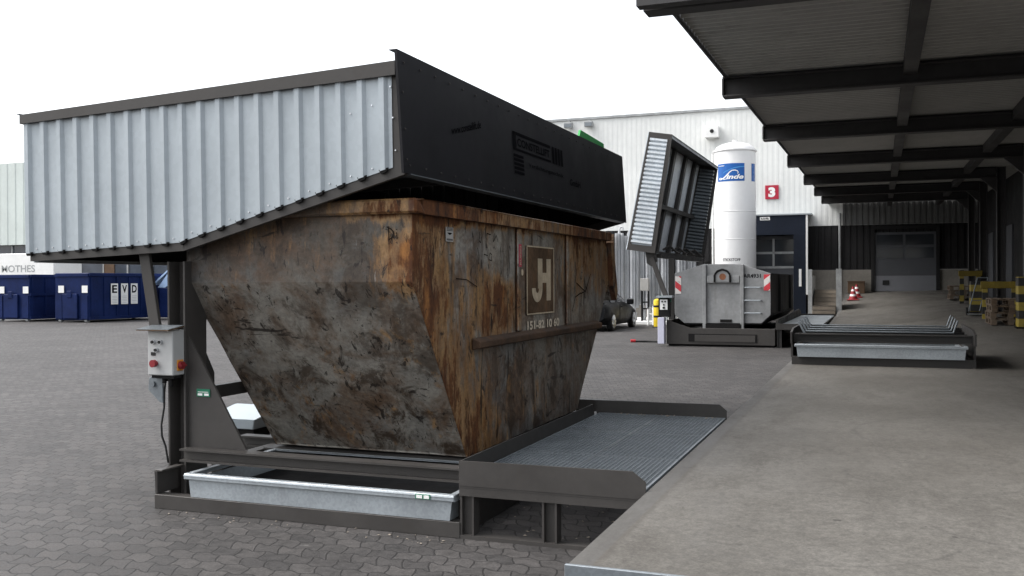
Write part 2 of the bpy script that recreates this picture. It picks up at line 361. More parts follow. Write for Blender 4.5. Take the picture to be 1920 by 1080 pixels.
def text_verts(txt, bold=0.0, shear=0.0, space=1.0):
    cu = bpy.data.curves.new('lettering', 'FONT'); cu.body = txt; cu.size = 1.0; cu.offset = bold; cu.shear = shear; cu.space_character = space
    cu.resolution_u = 4; o = bpy.data.objects.new('lettering', cu); col.objects.link(o)
    dg = bpy.context.evaluated_depsgraph_get(); me = bpy.data.meshes.new_from_object(o.evaluated_get(dg))
    vs = [tuple(v.co) for v in me.vertices]; fs = [tuple(p.vertices) for p in me.polygons]
    bpy.data.objects.remove(o); bpy.data.curves.remove(cu); bpy.data.meshes.remove(me)
    x0 = min(v[0] for v in vs); x1 = max(v[0] for v in vs); y0 = min(v[1] for v in vs); y1 = max(v[1] for v in vs)
    return [((v[0]-x0)/(x1-x0), (v[1]-y0)/(y1-y0)) for v in vs], fs
def lettering(mb, txt, fn, **kw):
    """fn maps (0..1, 0..1) over the text box to 3-D"""
    vs, fs = text_verts(txt, **kw); mb.add([fn(*v) for v in vs], fs); return mb
def rect_fn(o, u, v): o, u, v = Vector(o), Vector(u), Vector(v); return lambda a, b: o+u*a+v*b

# ------------------------------------------------------------------ ground
EX = -1.575
def zl(y):
    P = ((0, .475), (21, .475), (30, .50), (39, .65), (45, 1.02), (51, 1.45))
    for (a, za), (b, zb) in zip(P, P[1:]):
        if y <= b: return za+(zb-za)*(y-a)/(b-a)
    return 1.45
def zr(y): return .475 if y < 20 else min(1.52, .475+.0345*(y-20))
def zd(x, y):
    t = min(1, max(0, (x-EX)/(3.0-EX))); return zl(y)*(1-t)+zr(y)*t
yard = MB().add([(-320, -120, 0), (320, -120, 0), (320, 420, 0), (-320, 420, 0)], [(0, 1, 2, 3)]).build('yard_paving', 'paver'); tag(yard, kind='structure')
d = MB(); xs = [EX, -1.0, 0, 1, 2, 3, 4.4]; ys = [4.93, 8, 12, 16, 20, 21, 23, 26, 30, 33, 36, 39, 41, 43, 45, 47, 49, 50.2]
nx = len(xs); top = [(x, y, zd(x, y)) for y in ys for x in xs]; bot = [(x, y, -.05) for y in ys for x in xs]; nb = len(top)
fs = [(j*nx+i, j*nx+i+1, (j+1)*nx+i+1, (j+1)*nx+i) for j in range(len(ys)-1) for i in range(nx-1)]
fs += [(i, i+1, nb+i+1, nb+i) for i in range(nx-1)] + [(j*nx, (j+1)*nx, nb+(j+1)*nx, nb+j*nx) for j in range(len(ys)-1)]
tag(d.add(top+bot, fs).build('dock_floor', 'dock'), kind='structure')
e = MB().box(EX-.012, 4.4, 4.905, 4.93, .33, .481)
tag(e.build('dock_edge_angle', 'galv_dark', bevel=.004), kind='structure')

# ------------------------------------------------------------------ near compactor station
st = thing('compactor_station', 'grey tipping station beside the dock with its ribbed hood shut over the rusty skip', 'compactor', (-4.6, 10, 0), 'waste compactor stations')
b = MB()
b.box(-6.03, -3.06, 6.82, 6.845, 0, .125); b.box(-6.03, -3.06, 6.845, 6.93, .105, .125); b.box(-6.03, -3.06, 6.845, 6.95, 0, .02)
b.pyz([(6.846, 0.126), (7.11, .126), (7.11, .335), (6.83, .325), (6.83, .127)], -6.03, -6.005); b.box(-6.03, -5.95, 6.83, 7.115, .325, .343)
b.box(-6.03, -5.9, 7.6, 13.3, 0, .3); b.box(-3.2, -3.07, 7.0, 13.3, 0, .3)
b.box(-6.03, -3.06, 13.25, 13.35, 0, .3)
b.build('base_frame', 'frame', st, bevel=.004)
MB().ibeam_x(-5.93, -3.08, 7.1, .385, .50, .14, .016).build('cross_beam', 'frame', st)
dk = MB()
for y in (8.35, 9.2, 10.1, 11.0, 11.75): dk.ibeam_x(-5.86, -3.1, y, .20, .325, .3, .018)
dk.build('cross_beam', 'frame_dark', st)
MB().ibeam_x(-6.48, -5.85, 8.7, .235, .35, .14, .018).box(-6.4, -5.9, 8.64, 8.76, .0, .234).build('skid_rail', 'frame_dark', st)
MB().hpost(-6.13, -5.93, 7.12, 7.42, 0, 2.2, .022).build('post', 'frame', st, bevel=.003)
MB().hpost(-6.13, -5.93, 13.0, 13.38, 0, 2.2, .022).build('post', 'frame', st, bevel=.003)
MB().pxz([(-5.93, .50), (-5.30, .503), (-5.79, 1.30), (-5.93, 1.52)], 7.16, 7.185).build('gusset', 'frame', st)
MB().pxz([(-5.93, .50), (-5.30, .503), (-5.79, 1.30), (-5.93, 1.52)], 13.1, 13.125).build('gusset', 'frame', st)
MB().pyz([(7.42, .50), (7.53, .5), (7.53, 1.15), (7.42, 1.335)], -5.95, -5.93).build('stiffener', 'frame_dark', st)
MB().box(-5.99, -5.93, 7.53, 13.0, .90, 1.02).build('side_brace', 'frame_dark', st)
# hydraulic support arm and its foot bracket
MB().bar((-6.375, 7.1, 2.33), (-6.16, 7.1, 1.10), (.058, 0, .0), (0, .02, 0)).build('support_arm', 'frame', st, bevel=.004)
br = MB().pxz([(-6.30, 1.02), (-6.29, 1.125), (-6.27, 1.14), (-6.135, 1.145), (-6.135, .905), (-6.175, .912)], 7.055, 7.075).build('arm_bracket', 'galv_dark', st, bevel=.003)
MB().tube((-6.235, 7.05, 1.075), (-6.235, 7.03, 1.075), .026, 14).build('bolt', 'galv_dark', br)
cable = [(-6.12, 7.08, 1.12), (-6.135, 7.08, 1.0), (-6.14, 7.08, .86), (-6.155, 7.06, .70), (-6.15, 7.06, .60), (-6.125, 7.08, .50), (-6.115, 7.1, .35)]
MB().path(cable, .009, 6).build('cable', 'rubber', st, smooth=True)
sk = MB().box(-5.83, -5.685, 7.150, 7.157, .965, 1.035).build('green_sticker', 'gsticker', st)
mb = MB()
for r in (0, 1): mb.box(-5.815+.07*r, -5.765+.07*r, 7.146, 7.1495, .975, .995)
mb.box(-5.815, -5.70, 7.146, 7.1495, 1.005, 1.010); mb.build('sticker_print', 'white', sk)
# control box
cb = MB().box(-6.23, -5.945, 6.97, 7.13, 1.165, 1.575).build('control_box', 'boxgrey', st, bevel=.008)
MB().pyz([(6.885, 1.583), (7.09, 1.612), (7.09, 1.618), (6.885, 1.589)], -6.275, -5.92).build('rain_lid', 'galv_dark', cb)
MB().pyz([(6.882, 1.574), (7.093, 1.603), (7.093, 1.611), (6.882, 1.582)], -6.278, -5.917).build('lid_edge', 'brown', cb)
for (x, z) in ((-6.155, 1.468), (-6.075, 1.468), (-6.118, 1.395)):
    k = MB().tube((x, 6.969, z), (x, 6.945, z), .021, 14).build('push_button', 'chrome', cb); MB().tube((x, 6.9445, z), (x, 6.938, z), .014, 12).build('button_cap', 'rubber', k)
MB().tube((-6.13, 6.969, 1.275), (-6.13, 6.945, 1.275), .022, 14).tube((-6.13, 6.945, 1.275), (-6.13, 6.915, 1.275), .034, 18).build('emergency_button', 'estop', cb, smooth=True)
MB().box(-6.185, -6.135, 6.963, 6.9685, 1.345, 1.375).build('lock_plate', 'rubber', cb)
pl = MB().box(-5.944, -5.936, 7.02, 7.105, 1.205, 1.305).build('switch_plate', 'orange', cb, bevel=.004)
MB().tube((-5.936, 7.06, 1.255), (-5.905, 7.06, 1.255), .036, 18).box(-5.905, -5.893, 7.025, 7.095, 1.247, 1.263).build('rotary_switch', 'estop', pl)
MB().box(-6.21, -5.96, 7.0, 7.1, 1.135, 1.165).tube((-6.1, 7.04, 1.14), (-6.1, 7.04, 1.09), .02).tube((-6.03, 7.04, 1.14), (-6.03, 7.04, 1.06), .022).build('cable_gland', 'nearblack', cb)

# hood -------------------------------------------------------------
TL, TR, BR_, KK, BL = (-7.733, 3.628), (-3.672, 3.80), (-3.614, 2.88), (-5.836, 2.292), (-7.666, 2.218)
YF, YB = 7.0, 14.2
def lerp(a, b, t): return (a[0]+(b[0]-a[0])*t, a[1]+(b[1]-a[1])*t)
def zline(a, b, x): return a[1]+(b[1]-a[1])*(x-a[0])/(b[0]-a[0])
hood = MB().box(-7.70, -3.70, 7.06, 7.10, 2.95, 3.0)
def hood_frame():
    m = MB()
    for y0, y1 in ((YF, YF+.05), (YB-.05, YB)):
        m.pxz([TL, TR, (TR[0], TR[1]-.115), (TL[0], TL[1]-.088)], y0-.055 if y0 == YF else y0, y1)       # top trim
        m.pxz([BL, KK, (KK[0], KK[1]+.098), (BL[0], BL[1]+.095)], y0, y1)
        m.pxz([KK, BR_, (BR_[0]-.005, BR_[1]+.118), (KK[0]-.02, KK[1]+.098)], y0, y1)
        m.pxz([(TR[0]-.16, TR[1]-.122), (TR[0], TR[1]-.117), (BR_[0], BR_[1]+.12), (BR_[0]-.16, BR_[1]+.075)], y0, y1)
        m.pxz([(TL[0], TL[1]-.09), (TL[0]+.04, TL[1]-.09), (BL[0]+.04, BL[1]+.097), (BL[0], BL[1]+.097)], y0, y1)
    m.box(KK[0]-.05, KK[0]+.05, YF+.05, YB-.05, KK[1]+.03, KK[1]+.09); m.box(TL[0]+.04, TL[0]+.12, YF+.05, YB-.05, TL[1]-.14, TL[1]-.06); m.box(TR[0]-.06, TR[0]-.002, YF+.05, YB-.05, TR[1]-.14, TR[1]-.06); m.box(BR_[0]-.1, BR_[0]-.012, YF+.05, YB-.05, BR_[1]+.03, BR_[1]+.1)
    return m
hd = hood_frame().build('hood', 'frame', st)
roof = MB().pxz([(TL[0], TL[1]-.03), (TR[0], TR[1]-.03), (TR[0], TR[1]-.05), (TL[0], TL[1]-.05)], YF+.05, YB-.05).pxz([(TL[0], TL[1]+.002), (TL[0]-.03, TL[1]+.002), (TL[0]-.03, TL[1]+.012), (TL[0], TL[1]+.012)], YF-.06, YB).build('roof_sheet', 'galv_dark', hd)
gb = MB()
for y in (8.7, 10.3, 11.9, 13.3): gb.pxz([(TL[0]+.08, TL[1]-.06), (TR[0]-.05, TR[1]-.06), (TR[0]-.05, TR[1]-.2), (TL[0]+.08, TL[1]-.2)], y, y+.08)
gb.build('roof_rafter', 'frame_dark', hd)
MB().pxz([TL, (TL[0]+.03, TL[1]), (BL[0]+.03, BL[1]), BL], YF+.05, YB-.05).build('tail_panel', 'black', hd)
MB().box(BL[0]-.01, BL[0]+.06, YF+.05, YB, BL[1]-.012, BL[1]+.02).build('tail_edge_angle', 'galv', hd)
# ribbed cladding on both gables
def cladding(y, sgn):
    m = MB(); pts = []; p = .2035; u = -7.715
    while u < -3.735:
        pts += [(u, 0), (u+.014, -.028), (u+.060, -.028), (u+.085, 0)]; u += p
    pts.append((min(u, -3.728), 0)); cols = []
    for (x, dd) in pts:
        x = min(x, -3.728)
        ztop = zline(TL, TR, x)-.06
        zb = (zline(BL, KK, x)+.075) if x < KK[0] else (zline(KK, BR_, x)+.088)
        lean = -.055*(ztop-zb)*.35
        cols.append(((x, y+dd*sgn, ztop), (x-lean*.6, y+dd*sgn, zb)))
    vs = [q for c in cols for q in c]; m.add(vs, [(2*i, 2*i+2, 2*i+3, 2*i+1) for i in range(len(cols)-1)])
    return m
c1 = cladding(YF-.006, 1).build('gable_cladding', 'clad', hd); cladding(YB+.006, -1).build('gable_cladding', 'nearblack', hd)  # far gable near-black: shade inside the hood put into its colour
sm = c1.modifiers.new('thickness', 'SOLIDIFY'); sm.thickness = .0015; sm.offset = 1
sc = MB()
for k in range(20):
    x = -7.715+.2035*k+.145
    if x > -3.74: continue
    zb = (zline(BL, KK, x)+.115) if x < KK[0] else (zline(KK, BR_, x)+.135)
    sc.tube((x, YF-.006, zb), (x, YF-.018, zb)  , .0062, 8)
    if k > 16: sc.tube((x, YF-.006, zb+.52), (x, YF-.018, zb+.52), .0055, 8)
for t in (.12, .5, .9): q = lerp((TR[0]-.07, TR[1]-.12), (BR_[0]-.07, BR_[1]+.13), t); sc.tube((q[0], YF-.006, q[1]), (q[0], YF-.018, q[1]), .0065, 8)
sc.build('cladding_screw', 'chrome', hd)
cl = MB()
for k in range(20):
    u = -7.715+.2035*k
    if u > -3.80: continue
    zb = [(zline(BL, KK, x)+.075) if x < KK[0] else (zline(KK, BR_, x)+.088) for x in (u+.012, u+.075)]
    zt = zline(TL, TR, u)-.06; du = .055*(zt-zb[0])*.35*.6
    cl.pxz([(u+.0+du, zb[0]+.012), (u+.085+du, zb[1]+.012), (u+.070+du, zb[1]-.022), (u+.022+du, zb[0]-.022)], YF-.030, YF-.003)
cl.build('rib_end_shade', 'nearblack', hd)  # dark pieces added for the shade in the open rib ends
# black end panel leaning with the hood
PT, PB = (-3.672, 3.885), (-3.611, 2.885)
ep = MB().pxz([PT, (PT[0]+.022, PT[1]), (PB[0]+.022, PB[1]), PB], YF-.062, YB+.03)
ep.pxz([(PT[0]-.05, PT[1]), (PT[0]+.022, PT[1]), (PT[0]+.022, PT[1]+.006), (PT[0]-.05, PT[1]+.006)], YF-.062, YB+.03)
ep = ep.build('end_panel', 'black', hd)
MB().pxz([(PB[0]-.10, PB[1]-.004), (PB[0]+.024, PB[1]-.004), (PB[0]+.024, PB[1]+.004), (PB[0]-.10, PB[1]+.004)], YF+.06, YB-.05).build('bottom_flange', 'galv_dark', ep)
def epf(y, z): t = (PT[1]-z)/(PT[1]-PB[1]); return Vector((PT[0]+.0255+(PB[0]-PT[0])*t, y, z))
rv = MB()
for i in range(24):
    for z in (3.80, 2.955):
        p = epf(7.05+i*.3, z); rv.tube(p-Vector((.004, 0, 0)), p+Vector((.004, 0, 0)), .009, 6)
for z in (3.55, 3.25, 3.0): p = epf(7.0, z); rv.tube(p-Vector((.004, 0, 0)), p+Vector((.004, 0, 0)), .009, 6)
rv.build('panel_rivet', 'frame', ep)
lt = MB(); lettering(lt, 'www.constellift.de', lambda a, b: epf(7.92+.71*a, 3.33+.165*a+.075*b), bold=.02)
def quad(m, y0, z0, y1, z1): m.add([epf(y0, z0), epf(y1, z0), epf(y1, z1), epf(y0, z1)], [(0, 1, 2, 3)])
quad(lt, 9.50, 3.40, 9.60, 3.60); quad(lt, 9.50, 3.565, 10.75, 3.60); quad(lt, 9.60, 3.40, 10.75, 3.425)
for i in range(5): quad(lt, 9.50, 3.15+.045*i, 9.80, 3.18+.045*i)
for i in range(4): quad(lt, 10.80+.11*i, 3.40, 10.88+.11*i, 3.60)
lettering(lt, 'CONSTELLIFT', lambda a, b: epf(9.63+1.08*a, 3.45+.09*b), bold=.03)
lettering(lt, 'Verdichtungstechnik', lambda a, b: epf(9.95+1.25*a, 3.25+.06*b), bold=.01)
lettering(lt, 'GmbH', lambda a, b: epf(11.45+.45*a, 3.20+.08*b), bold=.02)
lt.build('lettering', 'ink', ep)
MB().pyz([(12.30, 3.80), (13.66, 3.80), (13.62, 4.01), (12.46, 4.045)], -3.80, -3.77).build('green_board', 'green', hd)

# drip tray
def tray(x0, x1, y0, y1, z0, z1, label, group):
    t = thing('drip_tray', label, 'drip tray', ((x0+x1)/2, (y0+y1)/2, z0), group)
    m = MB(); w = .012; a = .02
    m.pxz([(x0+.05, z0), (x1-.05, z0), (x1-.03, z1-.05), (x0+.03, z1-.05)], y0+.03, y0+.03+w); m.box(x0+.05, x1-.05, y1-.03, y1-.03+w, z0, z1-.05)
    m.box(x0+.05, x0+.05+w, y0+.03+w, y1-.03, z0, z1-.05); m.box(x1-.05-w, x1-.05, y0+.03+w, y1-.03, z0, z1-.05); MB().box(x0+.062, x1-.062, y0+.043, y1-.031, z0+.002, z0+.014).build('tray_floor', 'nearblack', t)  # near-black floor: shade beneath the beam put into its colour
    m.build('tray_body', 'galv', t)
    r = MB(); r.box(x0, x1, y0, y0+.055, z1-.012, z1); r.box(x0, x1, y0, y0+.012, z1-.05, z1-.012); r.box(x0, x1, y1-.055, y1, z1-.012, z1)
    r.box(x0, x0+.055, y0+.055, y1-.055, z1-.012, z1); r.box(x1-.055, x1, y0+.055, y1-.055, z1-.012, z1); r.box(x0, x0+.012, y0+.012, y1, z1-.05, z1-.012); r.box(x1-.012, x1, y0+.012, y1, z1-.05, z1-.012)
    rim = r.build('tray_rim', 'galv', t, bevel=.005)
    return t, rim
t1, rim1 = tray(-5.69, -3.10, 6.80, 8.15, .128, .335, 'shallow galvanised drip tray pushed under the near tipping station, green sticker on its rim', 'galvanised drip trays')
g_ = MB().box(-3.43, -3.30, 6.794, 6.799, .290, .328).build('rim_sticker', 'gsticker', rim1)
MB().box(-3.42, -3.37, 6.790, 6.7935, .296, .322).box(-3.355, -3.31, 6.790, 6.7935, .296, .322).build('sticker_print', 'white', g_)

# ------------------------------------------------------------------ rusty skip
sp = thing('skip_container', 'rust-streaked grey skip with sloping ends sitting under the black and ribbed hood', 'skip', (-4.82, 10.1, .41))
XL, XR = -6.0, -3.64
prof = [(7.2, 2.60), (7.2, 2.0), (8.31, .33), (11.86, .33), (13.42, 1.95), (13.30, 2.60)]
sh = MB(); ni, nj = 14, 26
def side_pt(y, z, x, s): return (x, y, z)
vs0 = [(XR, y, z) for y, z in prof]; vs1 = [(XL if z > 1 else -5.80, y, z) for y, z in prof]
sh.add(vs0+vs1, [(0, 1, 2, 3, 4, 5), (11, 10, 9, 8, 7, 6), (0, 6, 7, 1), (1, 7, 8, 2), (2, 8, 9, 3), (3, 9, 10, 4), (4, 10, 11, 5)])
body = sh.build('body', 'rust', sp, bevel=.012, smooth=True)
sb = body.modifiers.new('panels', 'SUBSURF'); sb.subdivision_type = 'SIMPLE'; sb.levels = sb.render_levels = 6
tx = bpy.data.textures.new('dents', 'CLOUDS'); tx.noise_scale = .55; tx.noise_depth = 1
dp = body.modifiers.new('dents', 'DISPLACE'); dp.texture = tx; dp.texture_coords = 'GLOBAL'; dp.strength = .018; dp.mid_level = 1.0
MB().box(XL+.05, XR-.05, 7.28, 13.2, 2.52, 2.56).build('load', 'nearblack', sp)
rm = MB(); rm.box(XL-.055, XR+.055, 7.14, 7.26, 2.575, 2.70); rm.box(XL-.055, XR+.055, 13.25, 13.37, 2.575, 2.70); rm.box(XR-.06, XR+.055, 7.26, 13.25, 2.575, 2.70); rm.box(XL-.055, XL+.06, 7.26, 13.25, 2.575, 2.70)
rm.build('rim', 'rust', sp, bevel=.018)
for (ya, yb) in ((9.60, 9.71), (11.33, 11.43)): MB().pyz([(ya, 1.47), (yb, 1.47), (yb, 2.57), (ya, 2.57)], XR+.002, XR+.032).build('side_rib', 'rust', sp, bevel=.01)
MB().prism([(0, 0), (.085, .02), (.085, .085), (.0, .12)], lambda a, b_: (XR+.002+a, 8.42, 1.345+b_), lambda a, b_: (XR+.002+a, 12.72, 1.345+b_)).build('side_rail', 'railrust', sp, bevel=.008)
# end stiffener plate at the far top corner
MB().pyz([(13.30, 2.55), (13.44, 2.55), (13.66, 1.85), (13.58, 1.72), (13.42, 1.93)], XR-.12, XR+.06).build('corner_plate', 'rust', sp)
sl = MB().add([(XL+.02, 7.197, 1.995), (XR-.02, 7.197, 1.995), (XR-.02, 7.188, 2.008), (XL+.02, 7.188, 2.008)], [(0, 1, 2, 3)])
MB().box(XR+.003, XR+.006, 9.93, 10.88, 1.63, 2.40).build('logo_field', 'brown', sp)
lg = MB(); Xs = XR+.0085
def q2(m, y0, y1, z0, z1, x=Xs): m.add([(x, y0, z0), (x, y1, z0), (x, y1, z1), (x, y0, z1)], [(0, 1, 2, 3)])
q2(lg, 9.93, 10.88, 2.385, 2.40); q2(lg, 9.93, 10.88, 1.63, 1.645); q2(lg, 9.93, 9.955, 1.645, 2.385); q2(lg, 10.855, 10.88, 1.645, 2.385)
# J and H monogram
q2(lg, 10.30, 10.46, 1.92, 2.262); q2(lg, 10.60, 10.755, 1.778, 2.262); q2(lg, 10.46, 10.60, 1.985, 2.10)
arc = [math.pi + math.pi*i/12 for i in range(13)]
cy, cz = 10.28, 1.925
vs = [(Xs, cy+.18*math.cos(a), cz+.16*math.sin(a)) for a in arc] + [(Xs, cy+.055*math.cos(a), cz+.055*math.sin(a)) for a in arc]
lg.add(vs, [(i, i+1, 14+i, 13+i) for i in range(12)])
lg.build('logo_monogram', 'offwhite', sp)
nm = MB(); lettering(nm, '151-82 10 60', lambda a, b_: (Xs, 9.95+1.12*a, 1.463+.10*b_), bold=.03); nm.build('serial_number', 'stencil', sp)
pk = MB().box(XR+.033, XR+.036, 9.62, 9.70, 2.16, 2.40).build('warning_sticker', 'pink', sp)
mb = MB(); lettering(mb, 'RUFEN', lambda a, b_: (XR+.0375, 9.685-.045*b_, 2.18+.2*a), bold=.02); mb.build('sticker_print', 'offwhite', pk)
dd_ = MB(); dd_.tube((XR+.002, 9.80, 2.10), (XR+.006, 9.80, 2.10), .035, 14); dd_.build('round_sticker', 'offwhite', sp)
wl = MB().box(XR+.002, XR+.005, 7.835, 7.995, 2.365, 2.495).build('white_label', 'label', sp)
mb = MB(); xx = XR+.0065
mb.add([(xx, 7.86, 2.445), (xx, 7.97, 2.445), (xx, 7.94, 2.432), (xx, 7.915, 2.424), (xx, 7.885, 2.432)], [(0, 4, 3, 2, 1)])
for z in (2.486, 2.474, 2.462, 2.385, 2.376): q2(mb, 7.85, 7.98, z, z+.005, xx)
mb.build('label_print', 'ink', wl)
# scrawled paint marks
gf = MB()
def stroke(pts, w_=.005):
    for (x0, z0), (x1, z1) in zip(pts, pts[1:]):
        dx, dz = x1-x0, z1-z0; L = math.hypot(dx, dz); nx_, nz_ = -dz/L*w_, dx/L*w_
        gf.add([(x0-nx_, 7.196, z0-nz_), (x1-nx_, 7.196, z1-nz_), (x1+nx_, 7.196, z1+nz_), (x0+nx_, 7.196, z0+nz_)], [(0, 1, 2, 3)])
stroke([(-3.872, 2.462), (-3.868, 2.36)]); stroke([(-3.89, 2.468), (-3.85, 2.45), (-3.822, 2.42), (-3.835, 2.38), (-3.87, 2.357)]); stroke([(-3.795, 2.42), (-3.79, 2.36)]); stroke([(-3.797, 2.448), (-3.793, 2.44)], .006)
gf.build('graffiti', 'scrawl', sp)
gr = MB()
def stroke2(pts, w_=.0045):
    for (y0, z0), (y1, z1) in zip(pts, pts[1:]):
        dy, dz = y1-y0, z1-z0; L = math.hypot(dy, dz); ny, nz_ = -dz/L*w_, dy/L*w_
        gr.add([(XR+.0035, y0-ny, z0-nz_), (XR+.0035, y1-ny, z1-nz_), (XR+.0035, y1+ny, z1+nz_), (XR+.0035, y0+ny, z0+nz_)], [(0, 1, 2, 3)])
stroke2([(8.62, 2.49), (8.60, 2.40), (8.64, 2.38), (8.66, 2.44)]); stroke2([(8.80, 2.48), (8.80, 2.39)]); stroke2([(8.80, 2.48), (8.90, 2.47)]); stroke2([(9.0, 2.49), (8.97, 2.40), (9.05, 2.47), (9.1, 2.40)])
stroke2([(8.56, 2.33), (8.60, 2.25), (8.58, 2.17)]); stroke2([(8.72, 2.27), (8.82, 2.26)]); stroke2([(8.88, 2.29), (8.85, 2.22), (8.92, 2.21), (8.93, 2.27), (8.88, 2.29)])
stroke2([(11.75, 2.25), (11.80, 2.12), (11.74, 1.98)], .007); stroke2([(11.8, 1.98), (12.2, 1.86), (12.45, 2.1)], .008); stroke2([(11.62, 1.62), (11.75, 1.80), (12.0, 1.85)], .008); stroke2([(12.0, 1.68), (12.0, 1.84), (12.12, 1.86), (12.12, 1.7)], .008)
stroke2([(8.05, 2.03), (8.3, 2.02), (8.55, 1.95)], .005)
gr.build('graffiti', 'scrawl', sp)

# ------------------------------------------------------------------ loading platform with gratings
pf = thing('loading_platform', 'low steel platform with grating deck bridging the gap between skip and dock edge', 'platform', (-2.33, 8.8, 0), 'steel grating platforms')
PX0, PX1, PY0, PY1, PZ = -3.065, -1.60, 6.82, 10.80, .478
MB().pxz([(PX0, .415), (-1.585, .415), (-1.585, .54), (-1.685, .615), (PX0, .608)], PY0, PY0+.014).build('front_plate', 'frame', pf)
MB().pxz([(PX0-.02, .44), (-1.59, .44), (-1.59, .555), (-1.67, .622), (PX0-.02, .615)], PY1-.014, PY1).build('rear_plate', 'frame_dark', pf)
MB().pyz([(PY0+.016, .44), (PY1-.22, .44), (PY1-.22, .56), (PY1-.27, .60), (PY0+.016, .605)], PX0, PX0+.012).build('kerb_plate', 'frame_dark', pf)
fr = MB(); fr.box(PX0, PX1, PY0+.004, PY0+.12, .335, .352); fr.box(PX0, PX1, PY0+.006, PY0+.02, .352, .4145); fr.box(PX0, PX1, PY0+.004, PY0+.12, .398, .4145)
fr.box(PX0+.014, PX0+.06, PY0+.13, PY1-.03, .35, .44); fr.box(PX1-.05, PX1, PY0+.13, PY1-.03, .35, .446); fr.box(-2.36, -2.30, PY0+.13, PY1-.03, .35, .44)
for y in (8.12, 9.45, PY1-.10): fr.box(PX0+.06, PX1-.05, y-.03, y+.03, .35, .44)
fr.build('deck_frame', 'frame', pf)
MB().box(PX0, PX1, PY0+.004, PY0+.12, .0, .03).build('foot_plate', 'frame', pf)
MB().box(PX0, PX1, PY1-.12, PY1-.004, .0, .03).build('foot_plate', 'frame', pf)
for y in (PY0+.012, PY1-.122):
    for (x0, x1) in ((-3.06, -2.945), (-2.385, -2.268), (-1.72, -1.605)): MB().hpost(x0, x1, y, y+.11, .03, .335, .016).build('leg', 'frame', pf)
def grating(x0, x1, y0, y1):
    m = MB(); n = max(2, round((x1-x0)/.0405))
    for i in range(n+1):
        x = x0+(x1-x0)*i/n; w_ = .009 if i in (0, n) else .003; m.box(x-w_, x+w_, y0, y1, PZ-.03, PZ)
    k = max(2, round((y1-y0)/.043))
    for i in range(k+1):
        y = y0+(y1-y0)*i/k; w_ = .011 if i in (0, k) else .0025
        m.box(x0, x1, y-w_, y+w_, PZ-.012 if 0 < i < k else PZ-.03, PZ-.0015)
    return m
for (ya, yb) in ((6.87, 8.115), (8.125, 9.445), (9.455, 10.76)):
    for (xa, xb) in ((-3.035, -2.335), (-2.325, -1.607)): grating(xa, xb, ya, yb).build('grating_panel', 'galv_dark', pf)

# white lidded unit on the yard behind the near post
wu = thing('hydraulic_unit', 'white tapered hydraulic unit cover on the paving behind the gusset plate', 'hydraulic unit', (-7.6, 10.4, 0))
MB().prism([(-.36, -.3), (.36, -.3), (.36, .3), (-.36, .3)], lambda a, b_: (-7.66+a*.86, 10.33+b_*.85, .155), lambda a, b_: (-7.66+a, 10.33+b_, .284)).build('cover', 'unit', wu, bevel=.01)
MB().pyz([(10.02, .286), (10.66, .286), (10.66, .39), (10.6, .39)], -8.03, -7.29).build('sloped_lid', 'unit', wu, bevel=.008)
MB().box(-7.95, -7.4, 10.15, 10.5, 0, .155).build('pump_base', 'nearblack', wu)

# ------------------------------------------------------------------ far compactor station with raised hood
s2 = thing('compactor_station', 'grey tipping station in the yard with its hood swung upright beside the white tank', 'compactor', (-4.6, 33, 0), 'waste compactor stations')
f = MB()
f.pxz([(-6.14, .06), (-2.90, .06), (-2.90, .56), (-3.25, .56), (-5.40, .56), (-6.14, .80)], 29.3, 29.36)
f.box(-6.14, -6.0, 29.37, 37.2, .06, .80); f.box(-3.04, -2.90, 29.37, 37.2, .06, .55); f.box(-5.99, -3.05, 29.4, 37.2, .3, .42)
f.build('base_frame', 'frame', s2, bevel=.01)
MB().box(-5.46, -3.43, 29.275, 29.295, .15, .385).build('front_recess', 'nearblack', s2); MB().box(-5.27, -3.47, 29.262, 29.274, .155, .36).build('recess_tray', 'frame', s2)
MB().box(-6.1, -2.94, 29.4, 37.0, 0, .06).build('skid', 'nearblack', s2)
for y in (29.5, 36.4): MB().box(-6.18, -6.0, y+.3, y+.5, .3, 2.72).build('post', 'frame_dark', s2)
MB().pxz([(-5.80, .56), (-5.45, .56), (-5.80, 1.5)], 36.5, 36.55).build('gusset', 'frame_dark', s2)
MB().pxz([(-6.78, 2.9), (-6.45, 2.9), (-6.42, 2.6), (-6.6, 2.45), (-6.74, 2.55)], 29.25, 29.33).build('hinge_plate', 'frame_dark', s2)
MB().bar((-6.58, 29.22, 2.72), (-6.10, 29.22, 1.42), (.07, 0, .02), (0, .04, 0)).build('support_arm', 'frame', s2, bevel=.006)
MB().box(-6.32, -5.98, 29.2, 29.3, 1.35, 1.55).build('gsticker_plate', 'gsticker', s2)
cb2 = MB().box(-6.34, -6.0, 29.08, 29.28, .90, 1.47).build('control_box', 'nearblack', s2)
MB().box(-6.29, -6.06, 29.06, 29.075, 1.12, 1.43).build('button_panel', 'white', cb2); MB().pxz([(-6.40, 1.49), (-5.90, 1.49), (-5.90, 1.56), (-6.40, 1.54)], 28.98, 29.3).build('rain_lid', 'galv', cb2)
k = MB()
for (x, z) in ((-6.22, 1.37), (-6.13, 1.37), (-6.17, 1.27)): k.tube((x, 29.06, z), (x, 29.03, z), .025, 10)
k.build('push_button', 'nearblack', cb2); MB().tube((-6.17, 29.06, 1.18), (-6.17, 29.02, 1.18), .035, 12).build('emergency_button', 'nearblack', cb2)
MB().box(-6.35, -6.15, 29.0, 29.25, .08, .88).build('box_stand', 'lilac', s2, bevel=.01)
